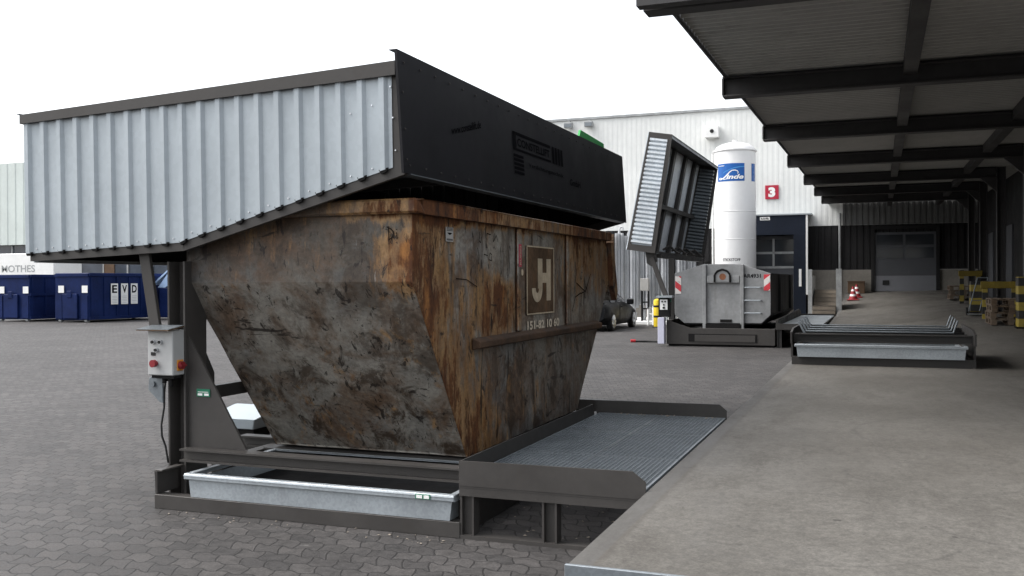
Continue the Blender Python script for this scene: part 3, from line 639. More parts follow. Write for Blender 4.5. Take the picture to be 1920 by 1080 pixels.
# raised hood: corners in (x, z)
A, B, C, D = (-6.594, 6.572), (-5.887, 6.449), (-6.43, 2.845), (-7.311, 2.974)
Y2, Y3 = 29.0, 37.9
def inq(u, v):
    p = lerp(A, B, u); q = lerp(D, C, u); return lerp(p, q, v)
h2f = MB()
for y0, y1 in ((Y2, Y2+.06), (Y3-.06, Y3)):
    for (u0, u1, v0, v1) in ((0, 1, 0, .045), (0, 1, .945, 1), (0, .11, .045, .945), (.84, 1, .045, .945)):
        h2f.pxz([inq(u0, v0), inq(u1, v0), inq(u1, v1), inq(u0, v1)], y0, y1)
h2f.pxz([inq(0, .0), inq(.06, 0), inq(.06, .02), inq(0, .02)], Y2+.06, Y3-.06).pxz([inq(0, .98), inq(.06, .98), inq(.06, 1), inq(0, 1)], Y2+.06, Y3-.06); h2 = h2f.build('hood', 'frame', s2)
MB().pxz([inq(-.03, 0), inq(0.0, 0), inq(0, 1), inq(-.03, 1)], Y2+.0, Y3).build('roof_sheet', 'litgalv', h2)  # lining made paler to put light into the shaded hood interior
MB().pxz([inq(0, 0.002), inq(1, 0.002), inq(1, .014), inq(0, .014)], Y2+.06, Y3-.06).build('end_panel', 'frame_dark', h2)
MB().pxz([inq(.55, .985), inq(1, .985), inq(1, .998), inq(.55, .998)], Y2+.06, Y3-.06).build('tail_panel', 'frame_dark', h2)
MB().pxz([inq(.96, 0), inq(1, 0), inq(1, .03), inq(.96, .03)], Y2+.06, Y3-.06).build('edge_bar', 'galv_dark', h2)
def clad2(y, sgn, mat):
    m = MB(); n = 25; pts = []
    for i in range(n):
        v = .045+.90*i/n; h = .90/n; pts += [(v, .02), (v+h*.10, -.06), (v+h*.55, -.06), (v+h*.92, .02)]
    pts.append((.945, 0)); vs = []
    for v, dd in pts:
        p, q = inq(.10, v), inq(.85, v); vs += [(p[0], y+dd*sgn, p[1]), (q[0], y+dd*sgn, q[1])]
    m.add(vs, [(2*i, 2*i+1, 2*i+3, 2*i+2) for i in range(len(pts)-1)]); return m.build('gable_cladding', mat, h2)
clad2(Y2+.03, 1, 'litgalv'); clad2(Y3-.07, 1, 'galv_dark')  # sky reflection put into the near gable's pale colour
rb = MB()
for y in (30.6, 32.6, 34.6, 36.4): MB().pxz([inq(.02, .02), inq(.17, .02), inq(.17, .98), inq(.02, .98)], y, y+.30).build('roof_rafter', 'frame_dark', h2)
MB().pxz([inq(.02, .55), inq(.26, .55), inq(.26, .59), inq(.02, .59)], Y2+.06, Y3-.06).build('cross_rail', 'frame_dark', h2)
for y in (30.5, 31.9, 33.3, 34.9): MB().path([(-6.5, y, 3.0), (-6.3, y+.1, 3.12), (-6.15, y+.35, 2.95), (-6.02, y+.3, 2.88)], .035, 6).build('hook', 'frame', h2)
MB().box(-6.55, -6.35, 29.6, 36.8, 2.72, 2.85).build('hinge_beam', 'frame_dark', s2)

# grey hook-lift container
hc = thing('hooklift_container', 'battered grey hooklift container with red and white corner stripes on the far station', 'container', (-4.5, 33.5, .5))
octa = [(-5.94, 2.23), (-5.04, 2.51), (-3.94, 2.50), (-3.05, 2.21), (-3.055, .97), (-3.32, .71), (-5.65, .69), (-5.945, .95)]
MB().pxz(octa, 29.6, 29.68).build('front_wall', 'skipgrey', hc, bevel=.01)
side = MB()
for i in (3, 4, 5, 6, 7):
    a, c = octa[i % 8], octa[(i+1) % 8]
    if i == 7: c = octa[0]
    side.prism([(0, 0), (1, 0)], lambda t, u: (a[0]+(c[0]-a[0])*t, 29.68, a[1]+(c[1]-a[1])*t), lambda t, u: (a[0]+(c[0]-a[0])*t, 37.5, a[1]+(c[1]-a[1])*t)) if False else side.add([(a[0], 29.68, a[1]), (c[0], 29.68, c[1]), (c[0], 37.5, c[1]), (a[0], 37.5, a[1])], [(0, 1, 2, 3)])
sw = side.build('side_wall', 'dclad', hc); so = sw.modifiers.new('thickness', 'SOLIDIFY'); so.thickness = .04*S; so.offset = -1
MB().pxz([(-5.945, .95), (-5.65, .69), (-3.32, .71), (-3.055, .97), (-3.05, 2.21), (-5.94, 2.23)], 37.5, 37.56).build('rear_door', 'skipgrey', hc)
for y in (31.9, 35.8): MB().box(-3.052, -2.98, y, y+.12, 1.0, 2.2).build('side_rib', 'dclad', hc)
for x in (-5.07, -3.94): MB().box(x, x+.11, 29.5, 29.598, .50, 2.49).build('upright', 'skipgrey', hc, bevel=.012); MB().tube((x-.03, 29.55, .50), (x+.14, 29.55, .50), .07, 14).build('roller', 'nearblack', hc)
MB().box(-4.94, -3.96, 29.52, 29.598, 1.93, 2.15).build('lift_crossbar', 'skipgrey', hc, bevel=.01)
hp = MB().pxz([(-4.68, 1.97), (-4.26, 1.97), (-4.26, 2.17), (-4.32, 2.26), (-4.47, 2.31), (-4.62, 2.26), (-4.68, 2.17)], 29.50, 29.519).build('hook_plate', 'skipgrey', hc); MB().tube((-4.46, 29.499, 2.12), (-4.46, 29.494, 2.12), .10, 16).build('rust_patch', 'rustspot', hp)
MB().path([(-4.70, 29.49, 1.95), (-4.70, 29.49, 2.18), (-4.62, 29.49, 2.29), (-4.47, 29.49, 2.34), (-4.32, 29.49, 2.29), (-4.24, 29.49, 2.18), (-4.24, 29.49, 1.95)], .03, 8).build('hook_bail', 'nearblack', hp)
for z in (1.79, 1.40, 1.02): MB().path([(-3.80, 29.6, z), (-3.80, 29.48, z), (-3.34, 29.48, z), (-3.34, 29.6, z)], .02, 8).build('ladder_rung', 'galv', hc)
MB().box(-5.92, -5.74, 29.585, 29.597, 1.60, 2.14).build('stripe_plate', 'rwstripe', hc); MB().box(-3.25, -3.07, 29.585, 29.597, 1.70, 2.18).build('stripe_plate', 'rwstripe2', hc)
mb = MB(); lettering(mb, 'AR4931', rect_fn((-3.86, 29.594, 2.08), (.52, 0, 0), (0, 0, .12)), bold=.02); mb.build('lettering', 'ink', hc)
MB().box(-4.55, -4.2, 29.58, 29.598, .73, .82).build('drain_plate', 'nearblack', hc)
MB().box(-4.98, -3.9, 29.5, 37.4, .50, .685).build('skid_rail', 'nearblack', hc)

# platform beside the far station
p2 = thing('loading_platform', 'dark steel platform with pale deck between the grey hooklift container and the stairs', 'platform', (-2.25, 33.5, 0), 'steel grating platforms')
m = MB(); m.box(-2.88, -1.60, 29.3, 29.36, .54, .72); m.pyz([(29.37, .54), (38.4, .54), (38.4, .74), (37.6, .92), (29.37, .82)], -2.88, -2.82); m.box(-2.81, -1.60, 38.34, 38.4, .54, .72)
m.build('kerb_plate', 'frame_dark', p2)
MB().box(-2.81, -1.62, 29.37, 38.33, .60, .66).build('deck_panel', 'galv', p2)
for (x, y) in ((-2.85, 29.35), (-1.75, 29.35), (-2.85, 38.2), (-1.75, 38.2)): MB().hpost(x, x+.13, y, y+.12, 0, .54).build('leg', 'frame_dark', p2)
MB().box(-2.68, -1.68, 29.8, 38.0, .44, .54).build('deck_frame', 'frame_dark', p2)

# cable with red plug on the paving
cbm = thing('extension_cable', 'thin black cable with a red plug lying on the paving by the far station', 'cable', (-7.2, 30.6, 0))
MB().path([(-6.4, 30.2, .03), (-6.7, 30.75, .03), (-7.1, 30.80, .03), (-7.45, 30.68, .03)], .03, 6).build('cord', 'rubber', cbm); MB().tube((-7.45, 30.68, .05), (-7.60, 30.63, .05), .05, 10).build('plug', 'red', cbm)

m = MB(); rd = random.Random(3)
for i in range(170):
    if i < 70: x, y, z = rd.uniform(-3.0, -1.7), rd.uniform(6.95, 10.6), .004
    elif i < 110: x, y, z = rd.uniform(-6.0, -3.0), rd.uniform(6.55, 6.81), .004
    elif i < 140: x, y, z = rd.uniform(-2.95, -1.65), 10.78-abs(rd.gauss(0, .06))-.03, PZ+.002
    else: x, y, z = rd.uniform(-1.72, -1.58), rd.uniform(11, 18), .004
    q = rd.uniform(.006, .02); a = rd.uniform(0, 6.3); c_, s_ = math.cos(a)*q, math.sin(a)*q
    m.add([(x+c_, y+s_, z), (x-s_*.6, y+c_*.6, z), (x-c_, y-s_, z+.004), (x+s_*.5, y-c_*.5, z+.003), (x, y, z+q*.5)], [(0, 1, 4), (1, 2, 4), (2, 3, 4), (3, 0, 4), (3, 2, 1, 0)])
tag(m.build('debris', 'step'), kind='stuff')

# ------------------------------------------------------------------ compactor base frame on the dock
s3 = thing('rail_cradle', 'low dark steel frame with upturned rails standing empty on the dock under the canopy', 'rail cradle', (0, 19.4, .475))
b = MB(); b.box(-1.50, 1.53, 18.10, 18.2, .475, .62); b.box(-1.5, -1.42, 18.2, 20.8, .475, .60); b.box(1.45, 1.53, 18.2, 20.8, .475, .60); b.box(-1.5, 1.53, 20.8, 20.9, .475, .60)
b.build('base_frame', 'frame_dark', s3)
for x in (-1.52, 1.50): MB().pyz([(18.03, .86), (18.03, 1.06), (18.5, 1.12), (20.9, 1.12), (20.9, .60), (18.2, .60), (18.2, .86)], x, x+.035).build('side_plate', 'frame_dark', s3)
MB().ibeam_x(-1.48, 1.49, 18.32, .875, 1.03, .14, .02).build('cross_beam', 'frame_dark', s3); MB().ibeam_x(-1.48, 1.49, 20.7, .875, 1.05, .14, .02).build('cross_beam', 'frame_dark', s3)
for i, y in enumerate((18.45, 19.0, 19.6, 20.2)):
    z = 1.065+.012*i; r = MB(); r.path([(-1.28, y, z), (1.20, y, z), (1.27, y, z+.215)], .016, 8); r.bar((-1.30, y, z-.03), (-1.40, y, z+.17), (.02, 0, 0), (0, .03, 0))
    r.build('rail', 'galv_dark', s3); MB().box(-1.40, 1.42, y+.03, y+.10, z-.14, z-.03).build('rail_bearer', 'nearblack', s3)
t3, rim3 = tray(-1.44, 1.40, 18.0, 20.2, .622, .855, 'galvanised drip tray slid into the low frame on the dock under the canopy', 'galvanised drip trays')

# ------------------------------------------------------------------ canopy
cn = thing('loading_canopy', 'dark steel canopy with deep cross beams roofing the loading dock', 'canopy', (1, 28, 0))
ybm = [10.32, 15.95, 21.75, 27.75, 33.9, 39.4, 44.4]
def zc(y): return 4.93+.0128*(y-10.3)
m = MB(); n = 400; y0_, y1_ = 10.22, 50.0; vs = []
for i in range(200):
    ya = y0_+(y1_-y0_)*i/200; pp = (y1_-y0_)/200
    for (dy, dz) in ((0, 0), (.25*pp, 0), (.37*pp, .05), (.88*pp, .05)):
        y = ya+dy; z = zc(y)+.345+dz; vs += [(-2.32, y, z), (4.3, y, z)]
m.add(vs, [(2*i, 2*i+1, 2*i+3, 2*i+2) for i in range(len(vs)//2-1)]); m.build('roof_deck', 'deck', cn)
m = MB()
for ya, yb in zip([10.22]+ybm[1:], ybm[1:]+[50.0]): m.add([(-2.36, ya, zc(ya)+.30), (-2.33, ya, zc(ya)+.30), (-2.33, yb, zc(yb)+.30), (-2.36, yb, zc(yb)+.30), (-2.36, ya, zc(ya)+.47), (-2.33, ya, zc(ya)+.47), (-2.33, yb, zc(yb)+.47), (-2.36, yb, zc(yb)+.47)], [(0, 1, 2, 3), (7, 6, 5, 4), (0, 4, 5, 1), (2, 6, 7, 3), (0, 3, 7, 4), (1, 5, 6, 2)])
m.build('edge_trim', 'canopy', cn)
m = MB().box(-2.42, 4.3, 10.05, 10.215, zc(10.2)+.0, zc(10.2)+.62).build('front_fascia', 'canopy', cn)
for y in ybm: MB().ibeam_x(-2.40, 3.45, y+.1, zc(y), zc(y)+.335, .26, .03).box(-2.41, -2.38, y-.03, y+.23, zc(y)+.03, zc(y)+.305).box(-1.9, 3.3, y-.09, y-.035, zc(y)+.27, zc(y)+.30).build('cross_beam', 'canopy', cn, bevel=.006)
for x in (.44, 2.6):
    for ya, yb in zip(ybm, ybm[1:]+[50.0]):
        m = MB(); ya += .24; za, zb = zc(ya), zc(yb)
        m.add([(x-.1, ya, za+.14), (x+.1, ya, za+.14), (x+.1, ya, za+.34), (x-.1, ya, za+.34), (x-.1, yb-.04, zb+.14), (x+.1, yb-.04, zb+.14), (x+.1, yb-.04, zb+.34), (x-.1, yb-.04, zb+.34)], [(0, 1, 2, 3), (7, 6, 5, 4), (0, 4, 5, 1), (1, 5, 6, 2), (2, 6, 7, 3), (3, 7, 4, 0)])
        m.build('purlin', 'canopy', cn)
for y in ybm:
    z0 = zd(3.5, y); MB().hpost(3.46, 3.72, y-.03, y+.23, z0, zc(y)+.33, .03).build('column', 'canopy', cn, bevel=.006)
    MB().pxz([(3.0, zc(y)-.002), (3.46, zc(y)-.002), (3.46, zc(y)-.45)], y+.04, y+.16).build('haunch', 'canopy', cn)
# warehouse behind the columns
wr = thing('warehouse_wall', 'dark panelled warehouse wall running behind the dock columns', 'warehouse', (4.3, 30, 0))
m = MB().box(4.3, 4.5, 9.5, 50.3, 0, 6.6).build('wall', 'dclad', wr)
for y in (13, 19, 25, 31, 37, 43):
    MB().box(4.24, 4.298, y, y+3.2, zd(4, y), 3.9).build('dock_gate', 'doorg', wr)

# columns guards, rails, pallets, trolley
def guard(x, y, h, label):
    z = zd(x, y); t = thing('column_guard', label, 'column guard', (x, y, z), 'striped column guards')
    MB().box(x-.16, x+.30, y-.2, y+.3, z+.03, z+h).build('sleeve', 'ystripe', t, bevel=.01); MB().box(x-.2, x+.34, y-.24, y+.34, z, z+.028).build('foot_plate', 'nearblack', t)
guard(3.46, 27.75, 1.32, 'yellow and black striped column guard nearest the camera at the right edge')
guard(2.86, 34.0, 1.0, 'yellow and black striped column guard standing behind the trolley')
def rail(x0, x1, y, z, label):
    t = thing('guard_rail', label, 'guard rail', ((x0+x1)/2, y, zd(x0, y)), 'yellow guard rails')
    MB().box(x0, x1, y, y+.06, z, z+.20).build('beam', 'shadeyellow', t, bevel=.01)  # beam yellow darkened to carry the canopy's shade
    for x in (x0+.05, x1-.2): MB().box(x, x+.14, y+.062, y+.16, zd(x, y), z+.22).build('leg', 'ystripe', t)
rail(2.74, 3.75, 31.0, 1.74, 'yellow guard rail behind the nearer pallet stack')
rail(2.70, 3.5, 38.9, 2.12, 'yellow guard rail farther back beside the trolley handle')
def make_pallet(x, y, z):
    t = thing('pallet', 'wooden pallet', 'pallet', (x, y, z)); L, W = 1.2/S, .8/S
    m = MB(); [m.box(x-W/2+W*i/4.0-(.0 if i == 0 else .05), x-W/2+W*i/4.0+.1, y-L/2, y+L/2, z+.15, z+.174) for i in range(5)]; m.box(x-W/2, x+W/2, y-L/2, y-L/2+.16, z+.128, z+.149); m.box(x-W/2, x+W/2, y-.08, y+.08, z+.128, z+.149); m.box(x-W/2, x+W/2, y+L/2-.16, y+L/2, z+.128, z+.149)
    m.build('deck_board', 'wood', t)
    m = MB()
    for bx in (-W/2, -.07, W/2-.14):
        for by in (-L/2, -.085, L/2-.17): m.box(x+bx, x+bx+.14, y+by, y+by+.17, z+.028, z+.127)
    m.build('block', 'wood', t); m = MB()
    for bx in (-W/2, -.07, W/2-.14): m.box(x+bx, x+bx+.14, y-L/2, y+L/2, z, z+.027)
    m.build('bottom_board', 'wood', t); return t
pz0 = zd(3.2, 28.9); proto = make_pallet(3.25, 29.2, pz0)
names = ['lowest pallet of the nearer stack by the striped guard', 'second pallet up in the nearer stack by the striped guard', 'third pallet up in the nearer stack by the striped guard', 'top pallet of the nearer stack by the striped guard']
proto['label'] = names[0]; proto['group'] = 'wooden pallets stacked on the dock'
for k in range(1, 4):
    c = copy_tree(proto); c.location = (Vector((3.25+random.uniform(-.05, .05), 29.2+random.uniform(-.05, .05), pz0+.176*k)))*S; c['label'] = names[k]
far = ['lowest pallet of the far stack beyond the trolley', 'middle pallet of the far stack beyond the trolley', 'top pallet of the far stack beyond the trolley']
for k in range(3):
    c = copy_tree(proto); c.location = Vector((3.05+random.uniform(-.05, .05), 41.5, zd(3.05, 41.5)+.02+.176*k))*S; c['label'] = far[k]
tr = thing('hand_trolley', 'slim steel hand trolley leaning by the pallets at the dock wall', 'trolley', (2.75, 33, zd(2.75, 33)))
z = zd(2.75, 33); m = MB(); [m.path([(x, 32.6, z+.12), (x+.28, 33.0, z+1.15)], .018, 8) for x in (2.55, 2.85)]; m.path([(2.83, 33, z+1.15), (3.13, 33, z+1.15)], .018, 8); m.path([(2.65, 32.7, z+.45), (2.95, 32.7, z+.45)], .014, 6); m.build('frame', 'galv_dark', tr)
MB().box(2.5, 2.95, 32.2, 32.6, z+.03, z+.05).build('toe_plate', 'galv_dark', tr); [MB().tube((x, 32.72, z+.12), (x+.06, 32.72, z+.12), .12, 14).build('wheel', 'rubber', tr) for x in (2.48, 2.92)]

# ------------------------------------------------------------------ white warehouse across the end
wh = thing('white_warehouse', 'large white ribbed warehouse with dark lower wall closing the yard', 'warehouse', (-12, 51, 0))
YW = 50.0
def ribs(x0, x1, z0, z1, y, pitch, dep):
    m = MB(); pts = []; x = x0
    while x < x1-1e-6:
        pts += [(x, 0), (x+.45*pitch, 0), (x+.55*pitch, dep), (x+.95*pitch, dep)]; x += pitch
    pts.append((x1, 0)); vs = []
    for (x, dd) in pts: vs += [(min(x, x1), y+dd, z0), (min(x, x1), y+dd, z1)]
    return m.add(vs, [(2*i, 2*i+2, 2*i+3, 2*i+1) for i in range(len(pts)-1)])
ribs(-27, -1.7, 4.70, 10.74, YW, .26, .006).build('upper_cladding', 'wclad', wh); ribs(-1.7, 4.3, 4.70, 6.3, YW, .26, .03).build('shaded_cladding', 'shadeclad', wh)  # right-hand stretch: canopy shade painted as darker grey on white cladding
m = MB().box(-27, 4.5, YW+.06, YW+18, 4.4, 10.70).build('wall', 'wclad', wh)
tp = MB().box(-27.1, 4.5, YW-.08, YW+.3, 10.742, 10.86).build('parapet_trim', 'lamp', wh)
ribs(-27, 4.3, 2.5, 4.69, YW+.02, .30, .03).build('lower_cladding', 'dclad', wh)
MB().box(-27, 4.3, YW-.01, YW+.5, 0, 2.495).build('plinth', 'conc', wh)
# roller door on the dock
dr = MB().box(-.235, 2.50, YW-.06, YW-.015, 2.20, 4.30).build('roller_door', 'doorg', wh); MB().box(-.235, 2.50, YW-.062, YW-.016, 1.45, 2.197).build('door_bottom', 'doorl', dr)
for (xa, xb) in ((-.14, 1.03), (1.15, 2.40)):
    for (za, zb) in ((3.05, 3.55), (3.68, 4.18)): MB().box(xa, xb, YW-.075, YW-.061, za, zb).build('pane', 'glass', dr)
MB().box(.12, .42, YW-.08, YW-.063, 1.75, 1.98).build('vent', 'rubber', dr)
MB().box(-.40, -.24, YW-.14, YW-.015, 1.45, 4.45).box(2.505, 2.66, YW-.14, YW-.015, 1.45, 4.45).box(-.40, 2.66, YW-.14, YW-.015, 4.452, 4.6).build('door_frame', 'dclad', dr)
# dock shelter with sectional door
dsx = MB(); dsx.box(-6.5, -3.45, 48.9, 49.0, 4.25, 5.20); dsx.box(-3.95, -3.45, 48.9, 49.0, 0.3, 4.248); dsx.box(-6.6, -6.05, 48.9, 49.0, 0.3, 4.248); dsx.box(-3.45, -3.38, 48.9, 49.985, .3, 5.2); dsx.box(-6.6, -6.5, 49.01, 49.985, .3, 5.2)
ds = dsx.build('dock_shelter', 'slate', wh)
MB().box(-6.6, -3.1, 48.85, 49.98, 5.205, 5.27).build('shelter_roof', 'galv', ds); MB().box(-3.37, -3.28, 48.88, 49.1, 1.3, 5.2).build('edge_post', 'white', ds)
sd_ = MB().box(-6.04, -3.96, 49.9, 49.96, .6, 4.24).build('sectional_door', 'doorg', ds)
for (xa, xb) in ((-5.98, -5.06), (-4.94, -4.03)):
    for (za, zb) in ((2.72, 3.32), (3.45, 4.05)): MB().box(xa, xb, 49.885, 49.899, za, zb).build('pane', 'glass', sd_)
for (xa, xb, za, zb) in ((-6.04, -3.96, 3.33, 3.44), (-6.04, -3.96, 2.60, 2.71), (-5.05, -4.95, 2.72, 4.1)): MB().box(xa, xb, 49.87, 49.884, za, zb).build('pane_bar', 'lamp', sd_)
mb = MB(); mb.box(-5.55, -5.07, 48.885, 48.899, 4.98, 5.14); o_ = mb.build('maker_plate', 'white', ds); mb = MB(); lettering(mb, 'hörfa', rect_fn((-5.50, 48.880, 5.01), (.38, 0, 0), (0, 0, .10)), bold=.03); mb.build('lettering', 'ink', o_)
MB().box(-3.70, -3.58, 48.88, 48.899, 1.7, 2.55).build('white_strip', 'white', ds)
MB().tube((-1.84, 49.9, 1.5), (-1.84, 49.9, 5.3), .06, 10).build('downpipe', 'lamp', wh)
def lampb(x, label):
    t = thing('floodlight', label, 'floodlight', (x, YW-.3, 10.4), 'floodlights under the parapet')
    MB().box(x-.24, x+.22, YW-.36, YW-.1, 10.30, 10.60).build('housing', 'lamp', t, bevel=.02); MB().box(x-.05, x+.05, YW-.1, YW-.002, 10.45, 10.72).build('bracket', 'lamp', t); MB().box(x-.2, x+.18, YW-.375, YW-.362, 10.34, 10.52).build('lens', 'galv_dark', t)
lampb(-15.75, 'grey floodlight under the parapet, farther left of the pair'); lampb(-14.6, 'grey floodlight under the parapet, farther right of the pair')
wb = thing('vent_box', 'square white vent box with a round dark hole high on the white wall', 'vent box', (-8.0, 49.7, 9.6)); MB().box(-8.37, -7.66, 49.5, 49.99, 9.32, 9.90).build('housing', 'white', wb, bevel=.02); MB().tube((-8.0, 49.495, 9.64), (-8.0, 49.47, 9.64), .10, 18).build('outlet', 'rubber', wb)
ns = thing('number_sign', 'red square gate sign with white number 3 on the white wall', 'sign', (-5.08, 49.95, 6.1)); MB().box(-5.41, -4.75, 49.93, 49.985, 6.10, 6.80).build('plate', 'signred', ns)
mb = MB(); lettering(mb, '3', rect_fn((-5.25, 49.92, 6.2), (.34, 0, 0), (0, 0, .50)), bold=.06); mb.build('numeral', 'white', ns)

# stairs
stt = thing('stairs', 'short concrete stair flight with two pale side panels rising to the dock', 'stairs', (-2.1, 41, 0))
m = MB()
for i in range(10): m.box(-2.56, -1.66, 39.2+.33*i, 43.4, .16*i, .16*(i+1)-.004)
m.build('step_flight', 'step', stt, bevel=.012)
nz = MB(); [nz.box(-2.56, -1.66, 39.19+.33*i, 39.24+.33*i, .16*(i+1)-.003, .16*(i+1)+.008) for i in range(10)]; nz.build('nosing', 'conc', stt)
MB().pyz([(40.9, .02), (41.0, .02), (41.0, 2.46), (40.9, 2.46)], -1.655, -1.44).build('side_panel', 'lamp', stt); MB().pyz([(40.9, .02), (41.0, .02), (41.0, 2.44), (40.9, 2.44)], -2.74, -2.58).build('side_panel', 'lamp', stt)
MB().box(-1.65, -1.60, 41.01, 43.4, .05, 2.2).build('handrail_panel', 'lamp', stt); MB().box(-2.66, -2.60, 41.01, 43.4, .05, 2.2).build('handrail_panel', 'lamp', stt)

# cones and crate
def make_cone(x, y, h):
    z = zd(x, y); t = thing('traffic_cone', '', 'traffic cone', (x, y, z), 'red and white traffic cones')
    MB().box(x-.26, x+.26, y-.26, y+.26, z+.002, z+.05).build('base', 'cone', t, bevel=.02)
    zz = [(.19, .05), (.152, .3*h), (.128, .45*h), (.09, .66*h), (.066, .80*h), (.035, h)]
    for i in range(5): MB().lathe((x, y), [(zz[i][0], z+zz[i][1]), (zz[i+1][0], z+zz[i+1][1])], 20).build('band', 'white' if i in (1, 3) else 'cone', t, smooth=True)
    return t
c0 = make_cone(-1.12, 45.6, .62); c0['label'] = 'red and white traffic cone in front of the brown crate'
c1_ = copy_tree(c0); c1_.location = Vector((-1.0, 46.9, zd(-1.0, 46.9)))*S; c1_['label'] = 'traffic cone half hidden behind the first, against the brown crate'
cr = thing('crate', 'dark brown crate standing behind the traffic cones at the wall', 'crate', (-1.05, 49.4, zd(-1, 49.4)))
z = zd(-1, 49.4); MB().box(-1.45, -.68, 49.15, 49.8, z, z+.56).build('body', 'boxbrown', cr, bevel=.01); MB().box(-1.47, -.66, 49.12, 49.82, z+.562, z+.60).build('lid', 'boxbrown', cr)

# ------------------------------------------------------------------ gas tank
tk = thing('gas_tank', 'tall white liquid nitrogen tank with a blue company panel', 'tank', (-6.35, 46, 0))
cx, cy_, r_ = -6.36, 46.0, .955
MB().lathe((cx, cy_), [(r_, .6), (r_, 8.0), (r_*.985, 8.12), (r_*.9, 8.26), (r_*.7, 8.38), (r_*.4, 8.46), (.001, 8.49)], 64).build('shell', 'tank', tk, smooth=True)
for z in (5.2, 3.9): MB().lathe((cx, cy_), [(r_+.001, z), (r_+.012, z+.01), (r_+.012, z+.03), (r_+.001, z+.04)], 64).build('weld_band', 'tank', tk, smooth=True)
MB().lathe((cx, cy_), [(r_+.001, 8.02), (r_+.05, 8.04), (r_+.05, 8.10), (r_+.001, 8.12)], 64).tube((cx, cy_, 8.48), (cx, cy_, 8.6), .12, 16).build('top_ring', 'tank', tk, smooth=True)
def cyl(a, z, rr): return Vector((cx+rr*math.sin(a), cy_-rr*math.cos(a), z))
# angles: 0 faces -y; positive turns towards +x
def patch(m, a0, a1, z0, z1, rr, n=16):
    vs = []
    for i in range(n+1):
        a = a0+(a1-a0)*i/n; vs += [cyl(a, z0, rr), cyl(a, z1, rr)]
    m.add(vs, [(2*i, 2*i+2, 2*i+3, 2*i+1) for i in range(n)])
a0, a1 = -.80, .60
lp = MB(); patch(lp, a0, a1, 6.60, 7.42, r_+.006); lp = lp.build('company_panel', 'linde', tk, smooth=True)
m = MB(); patch(m, 1.02, 1.35, 6.60, 7.42, r_+.006); m.build('company_panel', 'linde', tk)
m = MB(); n = 20; vs = []
for i in range(n+1):
    t = i/n; a = a0+.35+(a1-a0-.36)*t; zz_ = 6.98+.28*(1-(1-t)**2); vs += [cyl(a, zz_-.03*t, r_+.009), cyl(a, zz_+.02, r_+.009)]
m.add(vs, [(2*i, 2*i+2, 2*i+3, 2*i+1) for i in range(n)]); m.build('swoosh', 'lightblue', lp)
m = MB(); aw = a1-a0
def lf(u0, u1, z0, z1): return lambda a, b_: cyl(a0+aw*(u0+(u1-u0)*a), z0+(z1-z0)*b_, r_+.013)
lettering(m, 'inde', lf(.36, .965, 6.69, 6.91), bold=.035, shear=.28)
def sweep(pts, w0):
    vs = []
    for i, (u, z, w_) in enumerate(pts):
        j = min(i+1, len(pts)-1); k_ = max(i-1, 0); du = (pts[j][0]-pts[k_][0])*aw*r_; dz = pts[j][1]-pts[k_][1]; L = math.hypot(du, dz)
        nu, nz_ = -dz/L*w_*w0/(aw*r_), du/L*w_*w0
        vs += [cyl(a0+aw*(u-nu), z-nz_, r_+.0135), cyl(a0+aw*(u+nu), z+nz_, r_+.0135)]
    m.add(vs, [(2*i, 2*i+2, 2*i+3, 2*i+1) for i in range(len(pts)-1)])
sweep([(.75, 6.93, .7), (.78, 6.99, .8), (.75, 7.06, .9), (.67, 7.10, 1), (.57, 7.09, 1.0), (.49, 7.02, 1.1), (.42, 6.92, 1.35), (.34, 6.82, 1.5), (.25, 6.74, 1.1), (.15, 6.69, .9), (.09, 6.70, .8), (.08, 6.74, .7), (.13, 6.765, .7), (.20, 6.74, .8), (.28, 6.70, .9), (.36, 6.70, .8)], .020)
m.build('lettering', 'white', lp)
m = MB(); lettering(m, 'THE LINDE GROUP', lf(.05, .30, 7.30, 7.345), bold=.04); m.build('lettering', 'white', lp)
m = MB(); lettering(m, 'STICKSTOFF', lambda a, b_: cyl(-.48+.86*a, 2.90+.13*b_, r_+.006), bold=.015); m.build('lettering', 'ink', tk)
for t in range(3): a = t*2.1; MB().box(cx+.75*math.sin(a)-.07, cx+.75*math.sin(a)+.07, cy_-.75*math.cos(a)-.07, cy_-.75*math.cos(a)+.07, 0, .7).build('leg', 'lamp', tk)
MB().tube((cx-1.02, cy_-.2, .5), (cx-1.02, cy_-.2, 8.0), .04, 8).build('pipe', 'white', tk)

# ambient vaporisers left of the tank
def make_vap(x, y, z0, z1):
    t = thing('vaporiser_column', '', 'vaporiser', (x, y, 0), 'finned vaporiser columns')
    m = MB(); m.tube((x, y, z0), (x, y, z1), .06, 10)
    for k in range(8):
        a = math.pi*k/4+.2; u = Vector((math.cos(a), math.sin(a), 0)); n_ = Vector((-math.sin(a), math.cos(a), 0))
        m.bar(Vector((x, y, z0+.2))+u*.13, Vector((x, y, z1-.12))+u*.13, u*.075, n_*.012)
    m.build('fins', 'fin', t); MB().path([(x, y, z1), (x+.06, y, z1+.16), (x+.16, y, z1+.18), (x+.22, y, z1)], .04, 8).build('return_bend', 'fin', t); MB().box(x-.1, x+.1, y-.1, y+.1, .0, z0).build('foot', 'lamp', t)
    return t
va = make_vap(-11.45, 44.0, .55, 4.25)
vx = [-11.45, -11.08, -10.72, -10.35, -9.98, -9.62, -9.26, -8.90, -8.5, -8.1]
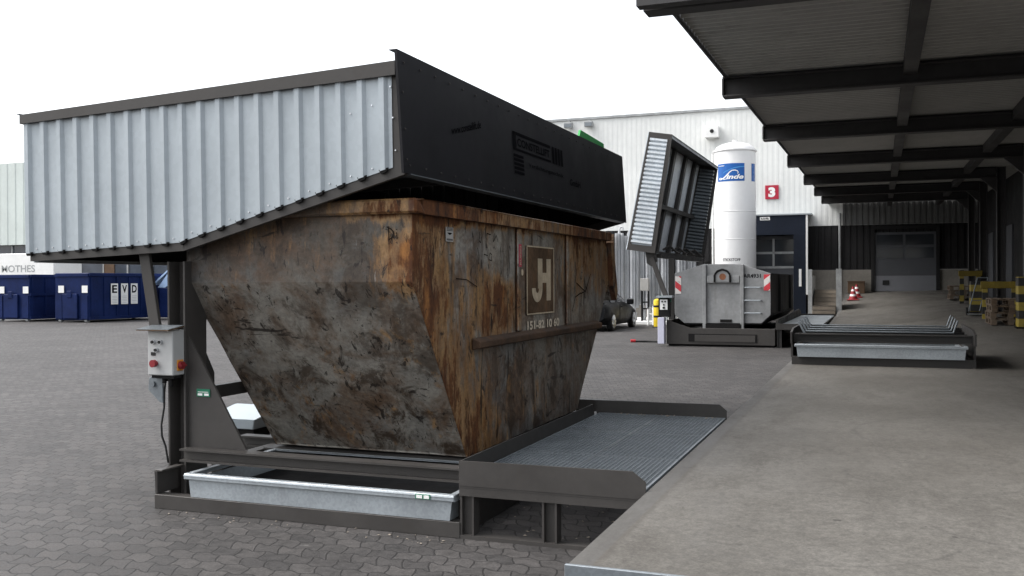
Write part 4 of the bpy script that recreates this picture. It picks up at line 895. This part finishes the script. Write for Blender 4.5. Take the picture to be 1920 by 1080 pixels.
vl = ['first finned vaporiser column, beside the dark louvre panel', 'second finned vaporiser column from the dark louvre panel', 'third finned vaporiser column, above the dark car', 'fourth finned vaporiser column, behind the pale cabinet', 'fifth finned vaporiser column, just past the pale cabinet', 'sixth finned vaporiser column, behind the yellow bollard', 'seventh finned vaporiser column, beside the raised hood arm', 'eighth finned vaporiser column, behind the control box of the far station', 'ninth finned vaporiser column, behind the grey container corner', 'last finned vaporiser column, nearest the white tank']
for i, x in enumerate(vx):
    o = va if i == 0 else copy_tree(va)
    o.location = Vector((x, 44.0+(.25 if i % 2 else 0), 0 if i % 3 else .12))*S; o['label'] = vl[i]
lv = thing('louvre_panel', 'dark brown louvre panel standing left of the vaporiser columns', 'louvre', (-11.9, 43.7, 0)); m = MB(); m.box(-12.3, -11.62, 43.65, 43.72, 2.38, 4.2)
for i in range(14): m.box(-12.28, -11.64, 43.60, 43.648, 2.42+.125*i, 2.48+.125*i)
m.build('louvre', 'boxbrown', lv); MB().box(-12.3, -12.2, 43.66, 43.74, 0, 2.378).box(-11.74, -11.64, 43.66, 43.74, 0, 2.378).build('leg', 'lamp', lv)
ca = thing('switch_cabinet', 'pale grey switch cabinet on a rack between the vaporiser columns', 'cabinet', (-10.05, 43.4, 0)); MB().box(-10.26, -9.88, 43.2, 43.5, 1.55, 2.12).build('door', 'label', ca, bevel=.015); MB().box(-10.24, -10.2, 43.25, 43.5, 0, 1.548).box(-9.94, -9.9, 43.25, 43.5, 0, 1.548).box(-10.198, -9.942, 43.25, 43.5, 1.0, 1.06).box(-10.198, -9.942, 43.25, 43.5, .7, .76).build('rack', 'nearblack', ca)
pln = thing('tank_plinth', 'low white concrete plinth edge under the gas installation', 'plinth', (-9, 45, 0)); MB().box(-11.9, -4.9, 42.95, 47.6, 0.004, .17).build('slab', 'white', pln, bevel=.02)
vv = thing('valve_stand', 'small white valve stand with twin pipes beside the yellow bollard', 'valve', (-9.7, 42.8, 0)); m = MB(); m.tube((-9.80, 42.8, 0), (-9.80, 42.8, .75), .05, 10); m.tube((-9.55, 42.8, 0), (-9.55, 42.8, .85), .07, 10); m.tube((-9.80, 42.8, .5), (-9.55, 42.8, .5), .035, 8); m.build('pipe', 'white', vv, smooth=True); MB().tube((-9.80, 42.8, .78), (-9.80, 42.8, .82), .1, 12).tube((-9.55, 42.8, .88), (-9.55, 42.8, .92), .1, 12).build('handwheel', 'chrome', vv)
bo = thing('bollard', 'yellow bollard with black bands guarding the gas installation', 'bollard', (-8.98, 41, 0)); MB().lathe((-8.98, 41), [(.17, .03), (.17, 1.12), (.15, 1.18), (.08, 1.22), (.001, 1.23)], 24).build('post', 'yellow', bo, smooth=True)
for z in (.42, .86): MB().lathe((-8.98, 41), [(.1705, z), (.174, z+.005), (.174, z+.085), (.1705, z+.09)], 24).build('band', 'rubber', bo, smooth=True)
MB().lathe((-8.98, 41), [(.001, .0), (.24, .0), (.24, .03), (.001, .03)], 20).build('foot_plate', 'nearblack', bo)

# ------------------------------------------------------------------ dark car
car = thing('parked_car', 'dark hatchback parked between the rusty skip and the gas installation', 'car', (-11.0, 39.1, 0))
xc = -11.05
def loft(sts, ncs):
    """sts: list of (y, [(halfwidth, z)...]) from bottom to top"""
    m = MB(); k = len(sts[0][1]); ring = []
    for y, pr in sts: ring.append([(xc+h, y, z) for h, z in pr] + [(xc-h, y, z) for h, z in reversed(pr)])
    vs = [p for r in ring for p in r]; n = 2*k
    fs = [(i*n+j, i*n+(j+1) % n, (i+1)*n+(j+1) % n, (i+1)*n+j) for i in range(len(ring)-1) for j in range(n)]
    fs += [tuple(range(n-1, -1, -1)), tuple((len(ring)-1)*n+j for j in range(n))]
    return m.add(vs, fs)
bd = loft([(36.45, [(.75, .40), (.95, .55), (.96, .85), (.86, 1.02)]), (36.8, [(.92, .25), (1.05, .5), (1.05, .9), (.95, 1.10)]), (38.2, [(.95, .22), (1.06, .5), (1.07, .92), (.98, 1.10)]), (39.8, [(.95, .22), (1.06, .5), (1.06, .92), (.97, 1.08)]), (40.6, [(.95, .22), (1.05, .5), (1.04, .86), (.9, 1.02)]), (41.5, [(.9, .25), (1.0, .45), (.97, .72), (.82, .88)]), (41.85, [(.7, .35), (.8, .5), (.78, .66), (.65, .76)])], 4)
bdo = bd.build('body', 'carp', car, smooth=True)
rf_ = loft([(36.7, [(.90, 1.08), (.80, 1.25), (.68, 1.38)]), (37.2, [(.95, 1.09), (.84, 1.36), (.70, 1.56)]), (38.3, [(.96, 1.09), (.84, 1.42), (.72, 1.64)]), (39.2, [(.96, 1.08), (.83, 1.40), (.70, 1.60)]), (39.9, [(.93, 1.06), (.82, 1.25), (.68, 1.36)]), (40.5, [(.86, 1.02), (.78, 1.06), (.66, 1.07)])], 3)
rf_.build('cabin', 'carp', car, smooth=True)
gl = MB().add([(xc+.952, 37.35, 1.14), (xc+.955, 38.35, 1.14), (xc+.862, 38.35, 1.43), (xc+.865, 37.4, 1.38)], [(0, 1, 2, 3)]).add([(xc+.957, 38.45, 1.14), (xc+.942, 39.85, 1.12), (xc+.85, 39.45, 1.36), (xc+.862, 38.45, 1.43)], [(0, 1, 2, 3)])
for o_ in (gl,): o_.v = [p+Vector((.012, 0, 0)) for p in o_.v]
gl.build('side_window', 'cglass', car)
for y in (37.4, 40.8):
    for sx in (1, -1):
        ty = MB().tube((xc+sx*.86, y, .385), (xc+sx*1.085, y, .385), .385, 28).build('wheel', 'rubber', car, bevel=.02)
        if sx > 0:
            rm_ = MB().tube((xc+1.0851, y, .385), (xc+1.09, y, .385), .27, 24)
            for k in range(5): a = 2*math.pi*k/5; rm_.bar((xc+1.10, y, .385), (xc+1.10, y+.25*math.cos(a), .385+.25*math.sin(a)), (.012, 0, 0), (0, -.045*math.sin(a), .045*math.cos(a)))
            rm_.build('rim', 'chrome', ty)
MB().box(xc+1.04, xc+1.32, 39.65, 39.85, 1.02, 1.26).build('wing_mirror', 'carp', car, bevel=.04); MB().box(xc-1.32, xc-1.04, 39.65, 39.85, 1.02, 1.26).build('wing_mirror', 'carp', car, bevel=.04)
MB().box(xc-.8, xc-.45, 36.40, 36.46, .75, .92).build('tail_light', 'red', car); MB().box(xc+.45, xc+.8, 36.40, 36.46, .75, .92).build('tail_light', 'red', car)
MB().box(xc+1.068, xc+1.078, 38.42, 38.44, .3, 1.06).box(xc+1.066, xc+1.09, 38.6, 38.8, .93, .96).build('door_handle', 'nearblack', car)

# ------------------------------------------------------------------ left side: blue roll-off containers, truck, far building
def make_blue(x0, x1, y0, y1, h, label, letters):
    t = thing('rolloff_container', label, 'container', ((x0+x1)/2, (y0+y1)/2, 0), 'blue roll-off containers')
    MB().box(x0, x1, y0, y1, .12, h).build('body', 'blue', t, bevel=.03)
    m = MB()
    m.box(x0+.06, x0+.5, y0-.05, y0-.002, .2, h*.55); m.box(x1-.5, x1-.06, y0-.05, y0-.002, .2, h*.55); m.box(x0+.02, x1-.02, y0-.06, y0-.003, h-.18, h-.05)
    m.build('end_panel', 'blue', t); xm = (x0+x1)/2
    MB().box(xm-.55, xm+.45, y0-.12, y0-.003, .2, h*.58).box(xm-.2, xm+.1, y0-.16, y0-.121, h*.5, h*.64).build('hook_mount', 'blue', t, bevel=.02)
    m = MB(); n = 6
    for i in range(n+1): y = y0+.1+(y1-y0-.3)*i/n; m.box(x1+.002, x1+.05, y, y+.10, .3, h-.2)
    m.box(x1+.002, x1+.07, y0, y1, h-.16, h-.02); m.box(x1+.002, x1+.06, y0, y1, .14, .28); 
    if not letters: m.box(x1+.002, x1+.07, y0, y1, h*.55, h*.6)
    m.build('side_rib', 'blue', t)
    for y in (y0+.12, y1-.3):
        for x in (x0+.2, x1-.35): MB().tube((x, y, .10), (x+.16, y, .10), .10, 14).build('roller', 'lamp', t)
    for x in (x0+.28, x1-.42): MB().box(x, x+.38, y0-.058, y0-.051, h*.60, h*.745).build('paper_notice', 'white', t)
    if letters:
        for i, ch in enumerate('EVD'):
            ya = y0+1.45+i*.72; p_ = MB().box(x1+.052, x1+.06, ya, ya+.5, .90, 2.0).build('letter_panel', 'white', t)
            m = MB(); lettering(m, ch, lambda a, b_: (x1+.064, ya+.07+.36*a, 1.50+.42*b_), bold=.03); m.build('lettering', 'ink', p_)
            m = MB()
            for k in range(5): q2(m, ya+.08, ya+.42, .98+.085*k, .995+.085*k, x1+.064)
            m.build('notice_print', 'lamp', p_)
    return t
make_blue(-44.3, -41.9, 38.2, 43.8, 2.50, 'blue roll-off container with a ledge along its side, left of the lettered one', False)
make_blue(-40.15, -37.87, 38.2, 43.8, 2.55, 'blue roll-off container with the white letter panels E, V and D', True)
lc = thing('lidded_container', 'low blue container with a pale blue lid tilted up, behind the support arm', 'container', (-36.5, 43, 0))
MB().box(-37.5, -35.0, 42.9, 46.5, .1, 1.75).build('body', 'blue', lc, bevel=.03)
MB().pxz([(-38.2, 1.78), (-36.7, 2.9), (-35.6, 2.9), (-35.6, 2.82), (-36.66, 2.82), (-38.12, 1.72)], 42.9, 46.4).build('lid', 'sky_blue', lc)
MB().pxz([(-36.68, 2.81), (-35.6, 2.81), (-37.1, 1.76), (-37.6, 1.76)], 42.92, 42.98).build('lid_cheek', 'sky_blue', lc)
tk2 = thing('box_truck', 'white box truck lettered MOTHES parked behind the blue containers', 'truck', (-58, 54, 0))
MB().box(-63.5, -54.75, 52, 54.6, .9, 4.2).build('cargo_box', 'white', tk2, bevel=.05)
m = MB(); lettering(m, 'MOTHES', rect_fn((-59.72, 51.99, 2.85), (3.2, 0, 0), (0, 0, .50)), bold=.012); m.build('lettering', 'lamp', tk2)
MB().box(-65.7, -63.55, 52.1, 54.5, .8, 2.9).build('cab', 'white', tk2, bevel=.1); MB().box(-65.5, -55, 52.3, 54.3, .55, .88).build('chassis', 'nearblack', tk2)
for x in (-64.6, -57.2, -56): MB().tube((x, 52.05, .5), (x, 52.4, .5), .5, 20).build('wheel', 'rubber', tk2)
lb = thing('pale_warehouse', 'pale green-white warehouse with a dark window strip beyond the blue containers', 'warehouse', (-65, 64, 0))
MB().box(-110, -62.0, 60, 80, 5.25, 12.1).build('wall', 'gclad', lb)
ribs(-110, -62.0, 5.26, 12.05, 59.94, .9, .04).build('cladding', 'gclad', lb)
MB().box(-110, -40, 60.2, 79.8, 0, 2.2).build('plinth', 'conc', lb); MB().box(-61.9, -40, 61.5, 79, 4.2, 5.0).build('low_roof', 'lamp', lb)
MB().box(-110, -40, 60.4, 79.6, 2.205, 5.24).build('window_strip', 'wglass', lb)
m = MB()
for x in [-100+2.45*i for i in range(25)]: m.box(x, x+.12, 60.3, 60.398, 2.205, 5.24)
m.build('mullion', 'lamp', lb)
for (xa, xb) in ((-58.4, -57.2),): MB().box(xa, xb, 60.34, 60.39, 2.3, 5.0).build('blind', 'boxbrown', lb)
print('objects', len(bpy.data.objects))
